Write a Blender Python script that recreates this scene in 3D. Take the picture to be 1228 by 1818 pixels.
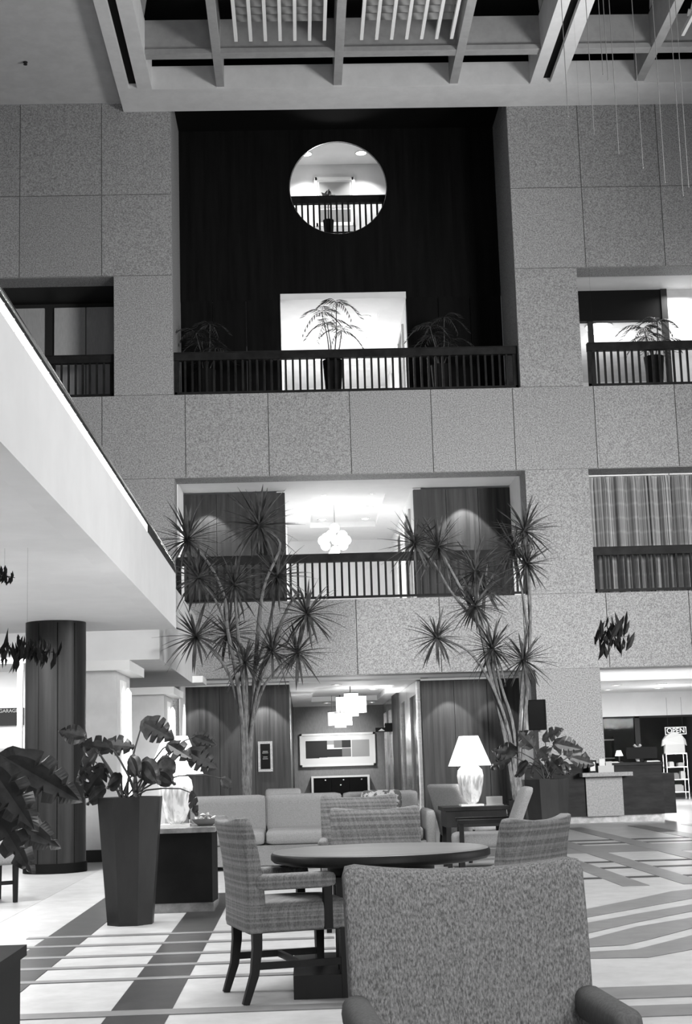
import bpy, bmesh, math, random
from mathutils import Vector, Matrix, Euler
random.seed(7)
R = math.radians
for o in list(bpy.data.objects): bpy.data.objects.remove(o)
scene = bpy.context.scene
COL = scene.collection

# ------------------------------------------------------------------ camera
F_PX, EYE = 2600.0, 1.22
PITCH, YAW, ROLL = R(9.66), R(2.0), R(-1.72)
_fw = Vector((math.sin(YAW)*math.cos(PITCH), math.cos(YAW)*math.cos(PITCH), math.sin(PITCH)))
_r0 = Vector((math.cos(YAW), -math.sin(YAW), 0)); _u0 = _r0.cross(_fw)
_r = _r0*math.cos(ROLL) + _u0*math.sin(ROLL); _u = -_r0*math.sin(ROLL) + _u0*math.cos(ROLL)
cam = bpy.data.cameras.new('camera'); camo = bpy.data.objects.new('camera', cam); COL.objects.link(camo)
cam.sensor_fit = 'VERTICAL'; cam.sensor_height = 36.0; cam.sensor_width = 24.3
cam.lens = 36.0*F_PX/1818.0; cam.clip_end = 300
camo.matrix_world = Matrix(((_r.x, _u.x, -_fw.x, 0), (_r.y, _u.y, -_fw.y, 0), (_r.z, _u.z, -_fw.z, EYE), (0, 0, 0, 1)))
scene.camera = camo
def at(x, y, Y):
    """point of the place seen at photo pixel (x, y) on the plane at depth Y"""
    d = _fw + _r*((x-614)/F_PX) - _u*((y-909)/F_PX)
    return Vector((0, 0, EYE)) + d*(Y/d.y)

# ------------------------------------------------------------------ world, large lights, exposure
w = bpy.data.worlds.new('world'); scene.world = w; w.use_nodes = True
w.node_tree.nodes['Background'].inputs[0].default_value = (0.95, 0.96, 1, 1)
w.node_tree.nodes['Background'].inputs[1].default_value = 0.11
def area(name, loc, target, size, watts, spread=180, sy=None):
    l = bpy.data.lights.new(name, 'AREA'); l.energy = watts; l.size = size
    if sy: l.shape = 'RECTANGLE'; l.size_y = sy
    l.spread = R(spread)
    o = bpy.data.objects.new(name, l); COL.objects.link(o); o.location = loc
    o.rotation_euler = (Vector(target)-Vector(loc)).to_track_quat('-Z', 'Y').to_euler()
    return o
def point(name, loc, watts, rad=0.1):
    l = bpy.data.lights.new(name, 'POINT'); l.energy = watts; l.shadow_soft_size = rad
    o = bpy.data.objects.new(name, l); COL.objects.link(o); o.location = loc; return o
def spot(name, loc, target, watts, ang=60, blend=.5, rad=.05):
    l = bpy.data.lights.new(name, 'SPOT'); l.energy = watts; l.spot_size = R(ang); l.spot_blend = blend; l.shadow_soft_size = rad
    o = bpy.data.objects.new(name, l); COL.objects.link(o); o.location = loc
    o.rotation_euler = (Vector(target)-Vector(loc)).to_track_quat('-Z', 'Y').to_euler(); return o
# large unseen lights above, behind and beside the camera; added fills marked below
area('wall_fill_right', (15, 3, 5.0), (2.5, 33, 1.8), 5, 1150, 56)  # unseen area light added to light the granite wall from the right
area('parapet_fill_right', (15, 10, 4.0), (-2.0, 14, 4.0), 4, 230, 80)  # unseen area light added to brighten the white left parapet
area('atrium_light_ceiling', (1.0, 10, 15.5), (1.0, 10, 0), 8, 680, 80)
area('atrium_cove_uplight', (12.5, 24, 8.0), (2.5, 25, 16.6), 3, 400, 90)
area('fill_behind_camera', (2.5, -4, 4.0), (1.0, 8, .6), 3, 250, 120)  # unseen fill added for the near seating
for Y in (9, 13, 17): area('canopy_fill', (-3.6, Y, 3.0), (-3.6, Y, 0), .8, 135, 150)  # added fills whose floor bounce brightens the canopy underside
scene.view_settings.view_transform = 'Standard'; scene.view_settings.look = 'None'
scene.view_settings.exposure = 0.12; scene.view_settings.gamma = 1.0; scene.view_settings.use_curve_mapping = False

# ------------------------------------------------------------------ materials
M = {}
def mat(name, v, rough=.6, metal=0, spec=.5, emit=0, trans=0):
    m = bpy.data.materials.new(name); m.use_nodes = True
    b = m.node_tree.nodes['Principled BSDF']
    b.inputs['Base Color'].default_value = (v, v, v*.99, 1); b.inputs['Roughness'].default_value = rough
    b.inputs['Metallic'].default_value = metal; b.inputs['Specular IOR Level'].default_value = spec
    if emit: b.inputs['Emission Color'].default_value = (1, 1, 1, 1); b.inputs['Emission Strength'].default_value = emit
    if trans: b.inputs['Transmission Weight'].default_value = trans
    M[name] = m; return m
def nodes(m): return m.node_tree.nodes, m.node_tree.links, m.node_tree.nodes['Principled BSDF']
def add(m, t, **kw):
    n = m.node_tree.nodes.new(t)
    for k, v in kw.items():
        if k in n.inputs: n.inputs[k].default_value = v
        else: setattr(n, k, v)
    return n
def noise_mat(name, lo, hi, scale=(20, 20, 20), rough=.6, bump=0, detail=4, rnd=0, spec=.5, p0=.35, p1=.65, metal=0):
    m = mat(name, hi, rough, metal, spec); N, L, b = nodes(m)
    tc = add(m, 'ShaderNodeTexCoord'); mp = add(m, 'ShaderNodeMapping'); mp.inputs['Scale'].default_value = scale
    oi = add(m, 'ShaderNodeObjectInfo'); L.new(tc.outputs['Object'], mp.inputs['Vector'])
    mul = add(m, 'ShaderNodeMath', operation='MULTIPLY'); mul.inputs[1].default_value = 37.0
    L.new(oi.outputs['Random'], mul.inputs[0]); L.new(mul.outputs[0], mp.inputs['Location'])
    nz = add(m, 'ShaderNodeTexNoise', Scale=1.0, Detail=detail, Roughness=.65); L.new(mp.outputs[0], nz.inputs['Vector'])
    cr = add(m, 'ShaderNodeValToRGB'); cr.color_ramp.elements[0].position = p0; cr.color_ramp.elements[1].position = p1
    cr.color_ramp.elements[0].color = (lo, lo, lo, 1); cr.color_ramp.elements[1].color = (hi, hi, hi, 1)
    L.new(nz.outputs['Fac'], cr.inputs[0]); out = cr.outputs[0]
    if rnd:
        mr = add(m, 'ShaderNodeMapRange'); mr.inputs['To Min'].default_value = 1-rnd; mr.inputs['To Max'].default_value = 1+rnd
        L.new(oi.outputs['Random'], mr.inputs[0])
        mx = add(m, 'ShaderNodeVectorMath', operation='SCALE'); L.new(out, mx.inputs[0]); L.new(mr.outputs[0], mx.inputs['Scale']); out = mx.outputs[0]
    L.new(out, b.inputs['Base Color'])
    if bump:
        bp = add(m, 'ShaderNodeBump', Strength=bump, Distance=.02); L.new(nz.outputs['Fac'], bp.inputs['Height']); L.new(bp.outputs[0], b.inputs['Normal'])
    return m
noise_mat('granite', .15, .44, (38, 38, 38), .65, .15, 5, .06, .3, .34, .64)
noise_mat('walnut', .016, .048, (9, 9, .35), .5, 0, 5, 0, .2)
noise_mat('dark_panelling', .003, .007, (7, 7, .4), .8, 0, 4, 0, .1)
noise_mat('rail_wood', .010, .022, (3, 3, 3), .5, 0, 4, 0, .08)
noise_mat('table_wood_sheen', .15, .2, (2, 14, 6), .34, 0, 4, 0, .5)  # sheen of the tabletop painted in as a paler base colour
noise_mat('chair_wood', .008, .014, (6, 6, 1), .5, 0, 4, 0, .2)
noise_mat('floor_stone', .36, .45, (5, 5, 5), .36, 0, 4, 0, .4)
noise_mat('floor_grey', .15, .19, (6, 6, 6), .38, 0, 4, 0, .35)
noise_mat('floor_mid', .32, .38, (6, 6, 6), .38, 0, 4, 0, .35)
noise_mat('floor_dark', .02, .035, (6, 6, 6), .42, 0, 4, 0, .2)
noise_mat('white_paint', .80, .84, (2, 2, 2), .7, 0, 3, 0, .3)
noise_mat('white_paint_soft', .66, .70, (2, 2, 2), .7, 0, 3, 0, .3)
noise_mat('grey_paint', .34, .38, (2, 2, 2), .7, 0, 3, 0, .3)
noise_mat('ceiling_grey', .56, .62, (3, 3, 3), .8, 0, 3, 0, .2)
noise_mat('beam_paint', .72, .78, (3, 3, 3), .75, 0, 3, 0, .2)
noise_mat('beam_grey', .34, .4, (3, 3, 3), .75, 0, 3, 0, .2)
noise_mat('wall_cover', .22, .27, (40, 40, 8), .8, 0, 4, 0, .2)
noise_mat('shade_panel', .40, .46, (30, 30, 6), .85, 0, 4, .05, .2)
noise_mat('sofa_fabric', .20, .29, (120, 120, 120), .9, .1, 4, 0, .2)
noise_mat('armchair_fabric', .22, .30, (90, 90, 90), .9, .1, 4, 0, .2)
noise_mat('tweed', .09, .31, (230, 230, 85), .92, .25, 5, 0, .15, .36, .66)
noise_mat('arm_cloth', .09, .13, (140, 140, 40), .9, .1, 4, 0, .2)
noise_mat('cushion_print', .12, .5, (14, 14, 14), .9, 0, 3, 0, .2, .47, .53)
noise_mat('leaf_dracaena', .022, .11, (3, 3, 3), .38, 0, 3, .35, .6)
noise_mat('leaf_monstera', .015, .05, (4, 4, 4), .34, 0, 3, .3, .6)
noise_mat('leaf_palm', .025, .07, (4, 4, 4), .4, 0, 3, .3, .5)
noise_mat('leaf_dry', .006, .015, (6, 6, 6), .8, 0, 3, .3, .2)
noise_mat('bark', .07, .19, (30, 30, 8), .85, .3, 4, 0, .2)
noise_mat('stem_dark', .03, .06, (10, 10, 10), .5, 0, 3)
noise_mat('bronze_planter', .014, .026, (4, 4, 1.5), .45, 0, 4, 0, .3)
noise_mat('planter_black', .005, .008, (6, 6, 6), .7, 0, 3, 0, .15)
noise_mat('soil', .01, .03, (60, 60, 60), 1, .6, 4)
noise_mat('desk_wood', .012, .022, (2, 2, 9), .6, 0, 4, 0, .06)
noise_mat('desk_stone', .13, .21, (40, 40, 40), .6, 0, 5, 0, .3)
noise_mat('toe_stone', .16, .3, (7, 7, 7), .2, 0, 5, 0, .5)
noise_mat('column_metal', .016, .03, (10, 10, .4), .36, 0, 4, 0, .2)
noise_mat('steel', .35, .5, (4, 4, 40), .25, 0, 3, 0, .5, metal=.9)
mat('brass_steel', .5, .25, 1); mat('chrome', .75, .08, 1)
mat('black', .005, .7, 0, .12); mat('black_gloss', .008, .15); mat('charcoal', .022, .6, 0, .2)
mat('white_slat', .85, .6); mat('slat_grey', .30, .7)
mat('white_trim', .8, .5); mat('white_mat', .72, .8); mat('paper', .42, .8); mat('knob', .85, .2, .6)
mat('rope_light', .9, .5, 0, .5, 1.6); mat('lamp_disc', .9, .5, 0, .5, 9); mat('lamp_disc_soft', .9, .5, 0, .5, 4)
mat('shade_lit', .9, .7, 0, .3, 2.4); mat('drum_lit', .9, .7, 0, .3, 1.1); mat('drum_dim', .75, .7, 0, .3, .35); mat('globe_lit', .9, .4, 0, .5, 3)
mat('tube_lit', .9, .5, 0, .5, 5); mat('neon', .8, .4, 0, .5, .5)
mat('lamp_glass', .78, .12, 0, .6, .12)
mat('cord', .30, .6); mat('print_dark', .02, .8); mat('print_mid', .16, .8); mat('print_light', .3, .8); mat('cloth_white', .5, .9)
g = mat('glass_pane', .9, .03, 0, .5, 0, 1.0); g.node_tree.nodes['Principled BSDF'].inputs['IOR'].default_value = 1.1
# lamp base glass: swirl highlights painted as pale streaks, with a faint lamplight glow
m = M['lamp_glass']; N, L, b = nodes(m)
tc = add(m, 'ShaderNodeTexCoord'); mp = add(m, 'ShaderNodeMapping'); mp.inputs['Scale'].default_value = (22, 22, 5); L.new(tc.outputs['Object'], mp.inputs[0])
vo = add(m, 'ShaderNodeTexNoise', Scale=1.0, Detail=2.0, Distortion=1.0); cr = add(m, 'ShaderNodeValToRGB'); L.new(mp.outputs[0], vo.inputs['Vector'])
cr.color_ramp.elements[0].position = .35; cr.color_ramp.elements[0].color = (.35, .35, .35, 1); cr.color_ramp.elements[1].color = (.85, .85, .85, 1); cr.color_ramp.elements[1].position = .6
L.new(vo.outputs['Fac'], cr.inputs[0]); L.new(cr.outputs[0], b.inputs['Base Color'])
# plaid upholstery: broad woven bands over a fine weave
def plaid(name, lo, hi, k=1.0):
    m = mat(name, hi, .9, 0, .2); N, L, b = nodes(m)
    tc = add(m, 'ShaderNodeTexCoord'); sp = add(m, 'ShaderNodeSeparateXYZ'); L.new(tc.outputs['Object'], sp.inputs[0])
    def bands(sock, f, th):
        a = add(m, 'ShaderNodeMath', operation='MULTIPLY'); a.inputs[1].default_value = f; L.new(sock, a.inputs[0])
        nz = add(m, 'ShaderNodeTexNoise', noise_dimensions='1D', Scale=1.0, Detail=3.0); L.new(a.outputs[0], nz.inputs['W'])
        mr = add(m, 'ShaderNodeMapRange'); mr.inputs['From Min'].default_value = th; mr.inputs['From Max'].default_value = th+.16; L.new(nz.outputs['Fac'], mr.inputs[0])
        return mr.outputs[0]
    s1 = add(m, 'ShaderNodeMath', operation='ADD'); L.new(sp.outputs['X'], s1.inputs[0]); L.new(sp.outputs['Y'], s1.inputs[1])
    hz = bands(sp.outputs['Z'], 42*k, .44); vt = bands(s1.outputs[0], 34*k, .44)
    mp = add(m, 'ShaderNodeMapping'); mp.inputs['Scale'].default_value = (160, 160, 90); L.new(tc.outputs['Object'], mp.inputs[0])
    fn = add(m, 'ShaderNodeTexNoise', Scale=1.0, Detail=3.0); L.new(mp.outputs[0], fn.inputs['Vector'])
    x1 = add(m, 'ShaderNodeMath', operation='MULTIPLY'); x1.inputs[1].default_value = .30; L.new(hz, x1.inputs[0])
    x2 = add(m, 'ShaderNodeMath', operation='MULTIPLY_ADD'); x2.inputs[1].default_value = .16; L.new(vt, x2.inputs[0]); L.new(x1.outputs[0], x2.inputs[2])
    x3 = add(m, 'ShaderNodeMath', operation='MULTIPLY_ADD'); x3.inputs[1].default_value = .9; L.new(fn.outputs['Fac'], x3.inputs[0]); L.new(x2.outputs[0], x3.inputs[2])
    cr = add(m, 'ShaderNodeValToRGB'); cr.color_ramp.elements[0].position = .15; cr.color_ramp.elements[1].position = 1.0
    cr.color_ramp.elements[0].color = (lo, lo, lo, 1); cr.color_ramp.elements[1].color = (hi, hi, hi, 1)
    L.new(x3.outputs[0], cr.inputs[0]); L.new(cr.outputs[0], b.inputs['Base Color'])
    bp = add(m, 'ShaderNodeBump', Strength=.2, Distance=.005); L.new(fn.outputs['Fac'], bp.inputs['Height']); L.new(bp.outputs[0], b.inputs['Normal'])
plaid('plaid', .05, .25); 
def pleat_mat(name, lo, hi):  # vertical bands paint in pleat light and shade; horizontal bands are plaid
    m = mat(name, hi, .9, 0, .2); N, L, b = nodes(m)
    tc = add(m, 'ShaderNodeTexCoord'); sp = add(m, 'ShaderNodeSeparateXYZ'); L.new(tc.outputs['Object'], sp.inputs[0])
    wv = add(m, 'ShaderNodeTexNoise', noise_dimensions='1D', Scale=30.0, Detail=3.0); L.new(sp.outputs['X'], wv.inputs['W'])
    hz = add(m, 'ShaderNodeTexWave', bands_direction='Z', Scale=.95); hz.inputs['Distortion'].default_value = .3; L.new(tc.outputs['Object'], hz.inputs['Vector'])
    pw = add(m, 'ShaderNodeMath', operation='POWER'); pw.inputs[1].default_value = 10; L.new(hz.outputs['Fac'], pw.inputs[0])
    mx = add(m, 'ShaderNodeMath', operation='MULTIPLY_ADD'); mx.inputs[1].default_value = .06; L.new(pw.outputs[0], mx.inputs[0]); L.new(wv.outputs['Fac'], mx.inputs[2])
    cr = add(m, 'ShaderNodeValToRGB'); cr.color_ramp.elements[0].position = .3; cr.color_ramp.elements[1].position = .72
    cr.color_ramp.elements[0].color = (lo, lo, lo, 1); cr.color_ramp.elements[1].color = (hi, hi, hi, 1); L.new(mx.outputs[0], cr.inputs[0]); L.new(cr.outputs[0], b.inputs['Base Color'])
pleat_mat('drape_cloth', .05, .55)

# ------------------------------------------------------------------ mesh helpers
class MB:
    def __init__(s): s.v = []; s.f = []
    def box(s, x0, x1, y0, y1, z0, z1):
        n = len(s.v); s.v += [(x, y, z) for z in (z0, z1) for y in (y0, y1) for x in (x0, x1)]
        s.f += [tuple(n+i for i in q) for q in ((0, 2, 3, 1), (4, 5, 7, 6), (0, 1, 5, 4), (2, 6, 7, 3), (0, 4, 6, 2), (1, 3, 7, 5))]; return s
    def ring(s, pts): n = len(s.v); s.v += [tuple(p) for p in pts]; return list(range(n, n+len(pts)))
    def skin(s, a, b):
        k = len(a)
        for i in range(k): s.f.append((a[i], a[(i+1) % k], b[(i+1) % k], b[i]))
    def tube(s, pts, rad, seg=8, cap=True, phase=0):
        pts = [Vector(p) for p in pts]; rad = rad if isinstance(rad, (list, tuple)) else [rad]*len(pts)
        prev = None; ref = Vector((0, 0, 1))
        for i, p in enumerate(pts):
            t = (pts[min(i+1, len(pts)-1)]-pts[max(i-1, 0)]).normalized()
            if i == 0:
                a = t.cross(ref if abs(t.z) < .9 else Vector((0, 1, 0))).normalized()
            else:
                a = (a - t*a.dot(t)).normalized()
            c = t.cross(a)
            rg = s.ring([p + (a*math.cos(phase+2*math.pi*j/seg) + c*math.sin(phase+2*math.pi*j/seg))*rad[i] for j in range(seg)])
            if prev: s.skin(prev, rg)
            elif cap: s.f.append(tuple(reversed(rg)))
            prev = rg
        if cap: s.f.append(tuple(prev))
        return s
    def lathe(s, prof, seg=32, c=(0, 0, 0), phase=0, caps=True):
        prev = None
        for r, z in prof:
            rg = s.ring([(c[0]+r*math.cos(phase+2*math.pi*j/seg), c[1]+r*math.sin(phase+2*math.pi*j/seg), c[2]+z) for j in range(seg)])
            if prev: s.skin(prev, rg)
            elif caps: s.f.append(tuple(reversed(rg)))
            prev = rg
        if caps: s.f.append(tuple(prev))
        return s
    def prism(s, poly, z0, z1):
        a = s.ring([(x, y, z0) for x, y in poly]); b = s.ring([(x, y, z1) for x, y in poly])
        s.skin(a, b); s.f.append(tuple(reversed(a))); s.f.append(tuple(b)); return s
    def mesh(s, name, smooth=False):
        me = bpy.data.meshes.new(name); me.from_pydata([tuple(p) for p in s.v], [], s.f); me.update()
        if smooth:
            me.polygons.foreach_set('use_smooth', [True]*len(me.polygons))
            try: me.set_sharp_from_angle(angle=R(40))
            except Exception: pass
        return me
    def build(s, name, m, parent=None, smooth=False, loc=None):
        return link(name, s.mesh(name, smooth), m, parent, loc)
def link(name, me, m, parent=None, loc=None):
    o = bpy.data.objects.new(name, me); COL.objects.link(o)
    if m and not me.materials: me.materials.append(M[m])
    if parent: o.parent = parent
    if loc is not None: o.location = loc
    return o
def fix(me):
    bm = bmesh.new(); bm.from_mesh(me); bmesh.ops.recalc_face_normals(bm, faces=bm.faces); bm.to_mesh(me); bm.free(); return me
def rbox(w_, d, h, r, n=6, fn=None):
    """rounded box centred on the origin, optionally deformed"""
    bm = bmesh.new(); bmesh.ops.create_cube(bm, size=2); bmesh.ops.subdivide_edges(bm, edges=bm.edges, cuts=n, use_grid_fill=True)
    hx, hy, hz = w_/2, d/2, h/2; r = min(r, hx, hy, hz)
    for v in bm.verts:
        # push grid lines towards the edges so the rounding gets the resolution
        c = [math.copysign(abs(t)**.6, t) for t in v.co]
        p = Vector((c[0]*hx, c[1]*hy, c[2]*hz))
        q = Vector((max(-hx+r, min(hx-r, p.x)), max(-hy+r, min(hy-r, p.y)), max(-hz+r, min(hz-r, p.z))))
        e = p-q
        v.co = q + (e.normalized()*r if e.length > 1e-9 else e)
        if fn: v.co = Vector(fn(v.co))
    me = bpy.data.meshes.new('rounded'); bm.to_mesh(me); bm.free()
    me.polygons.foreach_set('use_smooth', [True]*len(me.polygons)); return me
def tag(o, label=None, cat=None, group=None, kind=None):
    if label: o['label'] = label
    if cat: o['category'] = cat
    if group: o['group'] = group
    if kind: o['kind'] = kind
    return o
def thing(name, label, cat, loc=(0, 0, 0), rz=0, group=None):
    o = bpy.data.objects.new(name, None); COL.objects.link(o); o.location = loc; o.rotation_euler = (0, 0, rz); o.empty_display_size = .2
    return tag(o, label, cat, group)
def struct(name, mb, m, smooth=False, parent=None):
    o = mb.build(name, m, parent, smooth)
    if not parent: o['kind'] = 'structure'
    return o
def copy_tree(o, parent=None):
    c = o.copy(); COL.objects.link(c)
    if parent: c.parent = parent
    for ch in o.children: copy_tree(ch, c)
    return c
def text_mesh(name, s, size, m, parent, loc, rot, depth=.004, align='CENTER'):
    cu = bpy.data.curves.new(name, 'FONT'); cu.body = s; cu.size = size; cu.extrude = depth; cu.align_x = align; cu.align_y = 'CENTER'
    t = bpy.data.objects.new(name+'_curve', cu); COL.objects.link(t)
    bpy.context.view_layer.update()
    me = bpy.data.meshes.new_from_object(t.evaluated_get(bpy.context.evaluated_depsgraph_get()))
    bpy.data.objects.remove(t); me.name = name; me.materials.clear()
    o = link(name, me, m, parent, loc); o.rotation_euler = rot; return o

# ================================================================== the setting
FY = 32.5                 # face of the granite wall
XL, XR = -2.71, 5.22      # sides of the central recess
PX = 6.68                 # right side of the right pier
L2, L3, L4 = 4.78, 9.56, 14.3
H1, H2, H3 = 3.10, 7.62, 12.40
TOP = 16.65
BK = 34.8                 # back of the recess
# floor
fl = struct('floor', MB().box(-14, 16, -6, 52, -.2, 0), 'floor_stone')
def inlay(x0, x1, y0, y1, m, z=.004):  # flat coloured strip set flush in the floor
    MB().box(x0, x1, y0, y1, -.01, z).build('floor_strip', m, fl)
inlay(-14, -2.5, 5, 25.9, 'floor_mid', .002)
for x0, x1 in ((-1.91, -1.60), (-1.00, -.69)): inlay(x0, x1, 5.2, 14.6, 'floor_dark')
for yb, wd in ((7.72, .16), (8.93, .10), (9.51, .10), (10.05, .10), (10.66, .10), (11.24, .10)): inlay(-2.05, .2, yb-wd/2, yb+wd/2, 'floor_grey', .0055)
for x0, x1 in ((2.95, 3.2), (3.52, 3.78), (4.42, 4.70), (5.5, 5.8), (6.4, 6.7)): inlay(x0, x1, 13.9 if x0 < 4 else 15.2, 25.2, 'floor_grey')
for y0, y1, m in ((14.8, 14.98, 'floor_dark'), (16.05, 16.25, 'floor_dark'), (16.95, 17.15, 'floor_dark'), (20.45, 20.7, 'floor_dark'), (21.2, 21.45, 'floor_dark')):
    for x0, x1 in ((1.7, 2.94), (3.21, 3.51), (3.79, 4.41), (4.71, 5.49), (5.81, 6.39), (6.71, 8.4)): inlay(x0, x1, y0, y1, m, .003)
inlay(1.7, 8.4, 18.6, 20.1, 'floor_grey', .0025)
def curved_band(up, lo, m='floor_grey'):  # grey band with a curved outline, set flush in the floor
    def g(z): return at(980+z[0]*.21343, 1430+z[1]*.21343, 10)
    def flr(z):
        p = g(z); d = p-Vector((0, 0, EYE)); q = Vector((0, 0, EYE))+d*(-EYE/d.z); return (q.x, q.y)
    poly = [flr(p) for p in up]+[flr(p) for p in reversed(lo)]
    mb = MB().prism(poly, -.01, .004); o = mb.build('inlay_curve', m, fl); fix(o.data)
curved_band([(150, 895), (245, 872), (700, 780), (1000, 715), (1250, 690)], [(150, 965), (255, 940), (700, 860), (1000, 805), (1250, 760)])
curved_band([(150, 1010), (262, 985), (700, 905), (1250, 810)], [(150, 1100), (270, 1072), (700, 975), (1250, 865)])
curved_band([(150, 1150), (275, 1122), (700, 1012), (1250, 920)], [(150, 1185), (290, 1182), (600, 1165), (800, 1120), (1250, 1000)])
curved_band([(150, 1222), (300, 1222), (700, 1200), (900, 1150), (1250, 1060)], [(150, 1278), (300, 1277), (800, 1268), (1250, 1185)])
inlay(.9, 3.4, 7.62, 8.0, 'floor_grey', .0045)
inlay(.9, 3.2, 7.1, 7.4, 'floor_grey', .0045)

# granite wall: backing with the openings, panels as pieces
wb = MB()
by0, by1 = FY+.035, 33.2
wb.box(-9, XL, by0, by1, H3, TOP); wb.box(XR, 12, by0, by1, H3, TOP)
wb.box(-4.06, XL, by0, by1, 0, H3); wb.box(XR, PX, by0, by1, 0, H3)
wb.box(-9, -4.06, by0, by1, H2, L3); wb.box(XL, XR, by0, by1, H2, L3); wb.box(PX, 12, by0, by1, H2, L3)
wb.box(-9, -4.06, by0, by1, H1, L2); wb.box(XL, XR, by0, by1, H1, L2); wb.box(PX, 12, by0, by1, H1, L2)
wb.box(XL-.3, XL, by1, BK, L3, TOP+.8); wb.box(XR, XR+.3, by1, BK, L3, TOP+.8)
wall = struct('wall_back', wb, 'granite')
JX = [-8.1, -6.22, -4.33, -2.45, -.57, 1.29, 3.15, 5.03, 6.90, 8.77, 10.65, 12]
G = .009
def panel(x0, x1, z0, z1):
    c = Vector(((x0+x1)/2, FY, (z0+z1)/2)); hx, hz = (x1-x0)/2-G, (z1-z0)/2-G
    MB().box(-hx, hx, 0, .037, -hz, hz).build('granite_panel', 'granite', wall, False, c)
def row(x0, x1, z0, z1):
    xs = [x0]+[x for x in JX if x0+.25 < x < x1-.25]+[x1]
    for a, b in zip(xs, xs[1:]): panel(a, b, z0, z1)
for a, b in ((H3, 14.37), (14.37, TOP)): row(-9, XL, a, b); row(XR, 12, a, b)
panel(-4.06, XL, L3, H3); panel(XR, PX, L3, H3)
row(-9, 12, H2, L3); row(-9, 12, H1, L2)
panel(-4.06, XL, L2, H2); panel(XR, PX, L2, H2)
panel(-4.06, XL, 0, H1); panel(XR, PX, 0, H1)

# floor slabs of the storeys behind the wall
for i, z in enumerate((L2, L3)):
    struct('floor', MB().box(-9, 12, 33.2, 50.3, z-.3, z), 'white_paint')
struct('floor', MB().box(-2.7, 5.2, BK+.3, 44, L4-.3, L4), 'grey_paint')

# recess back wall, storeys 3 and 4: dark panelling with a round window and a corridor mouth
CX, CZ, CR = 1.26, 15.40, 1.225
CL, CRX = -.25, 2.86      # corridor sides
mb = MB()
NS = 72
def sq(a, h0, h1, v0, v1):
    c, s = math.cos(a), math.sin(a); t = 1e9
    if c > 1e-6: t = min(t, h1/c)
    if c < -1e-6: t = min(t, h0/c)
    if s > 1e-6: t = min(t, v1/s)
    if s < -1e-6: t = min(t, v0/s)
    return CX+c*t, CZ+s*t
angs = sorted(set([2*math.pi*k/NS for k in range(NS)]+[math.atan2(v, h) % (2*math.pi) for h in (XL-CX, XR-CX) for v in (12.5-CZ, 18.0-CZ)]))
fi = mb.ring([(CX+CR*math.cos(a), BK, CZ+CR*math.sin(a)) for a in angs]); bi = mb.ring([(CX+CR*math.cos(a), BK+.06, CZ+CR*math.sin(a)) for a in angs])
fo = mb.ring([(sq(a, XL-CX, XR-CX, 12.5-CZ, 18.0-CZ)[0], BK, sq(a, XL-CX, XR-CX, 12.5-CZ, 18.0-CZ)[1]) for a in angs])
bo = mb.ring([(sq(a, XL-CX, XR-CX, 12.5-CZ, 18.0-CZ)[0], BK+.06, sq(a, XL-CX, XR-CX, 12.5-CZ, 18.0-CZ)[1]) for a in angs])
mb.skin(fi, fo); mb.skin(bo, bi); mb.skin(bi, fi); mb.skin(fo, bo)
o = struct('wall_recess', mb, 'dark_panelling'); fix(o.data)
xs = [XL, -1.92, -1.1, CL]
for a, b in list(zip(xs, xs[1:]))+[(CRX, 3.65), (3.65, 4.44), (4.44, XR)]:
    MB().box(a+.006, b-.006, BK, BK+.2, L3, 12.5).build('wood_panel', 'dark_panelling', o)
# rim of the round window
rim = MB()
pr_ = [(CX+CR*math.cos(2*math.pi*k/96), BK+.03, CZ+CR*math.sin(2*math.pi*k/96)) for k in range(97)]
rim.tube(pr_, .022, 8, False); ro = rim.build('window_1', 'steel', None, True); ro['kind'] = 'structure'

# corridors behind the recess on storeys 1 to 3
def corridor(z0, zc, Y1, tray, wl, endm):
    x0, x1 = CL, CRX
    struct('wall_left', MB().box(x0-.2, x0, BK+.2, Y1, z0, zc+.4), wl)
    struct('wall_right', MB().box(x1, x1+.2, BK+.2, Y1, z0, zc+.4), wl)
    struct('wall_end', MB().box(x0-.2, x1+.2, Y1, Y1+.2, z0, zc+.4), endm)
    tx0, tx1, ty0, ty1 = tray
    c = MB().box(x0, x1, BK-(.006 if z0 > 9 else 0), ty0, zc-(.006 if z0 > 9 else 0), zc+.15).box(x0, x1, ty1, Y1, zc, zc+.15).box(x0, tx0, ty0, ty1, zc, zc+.15).box(tx1, x1, ty0, ty1, zc, zc+.15)
    c.box(tx0-.05, tx1+.05, ty0-.05, ty1+.05, zc+.15, zc+.3)
    struct('ceiling', c, 'white_paint')
corridor(0, 3.08, 50, (.35, 2.4, 37.0, 46), 'walnut', 'wall_cover')
corridor(L2, 7.77, 43.5, (.4, 2.25, 35.9, 41.0), 'white_paint', 'white_paint')
corridor(L3, 12.5, 43.5, (.4, 2.25, 36.0, 41.5), 'white_paint', 'white_paint')
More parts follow.
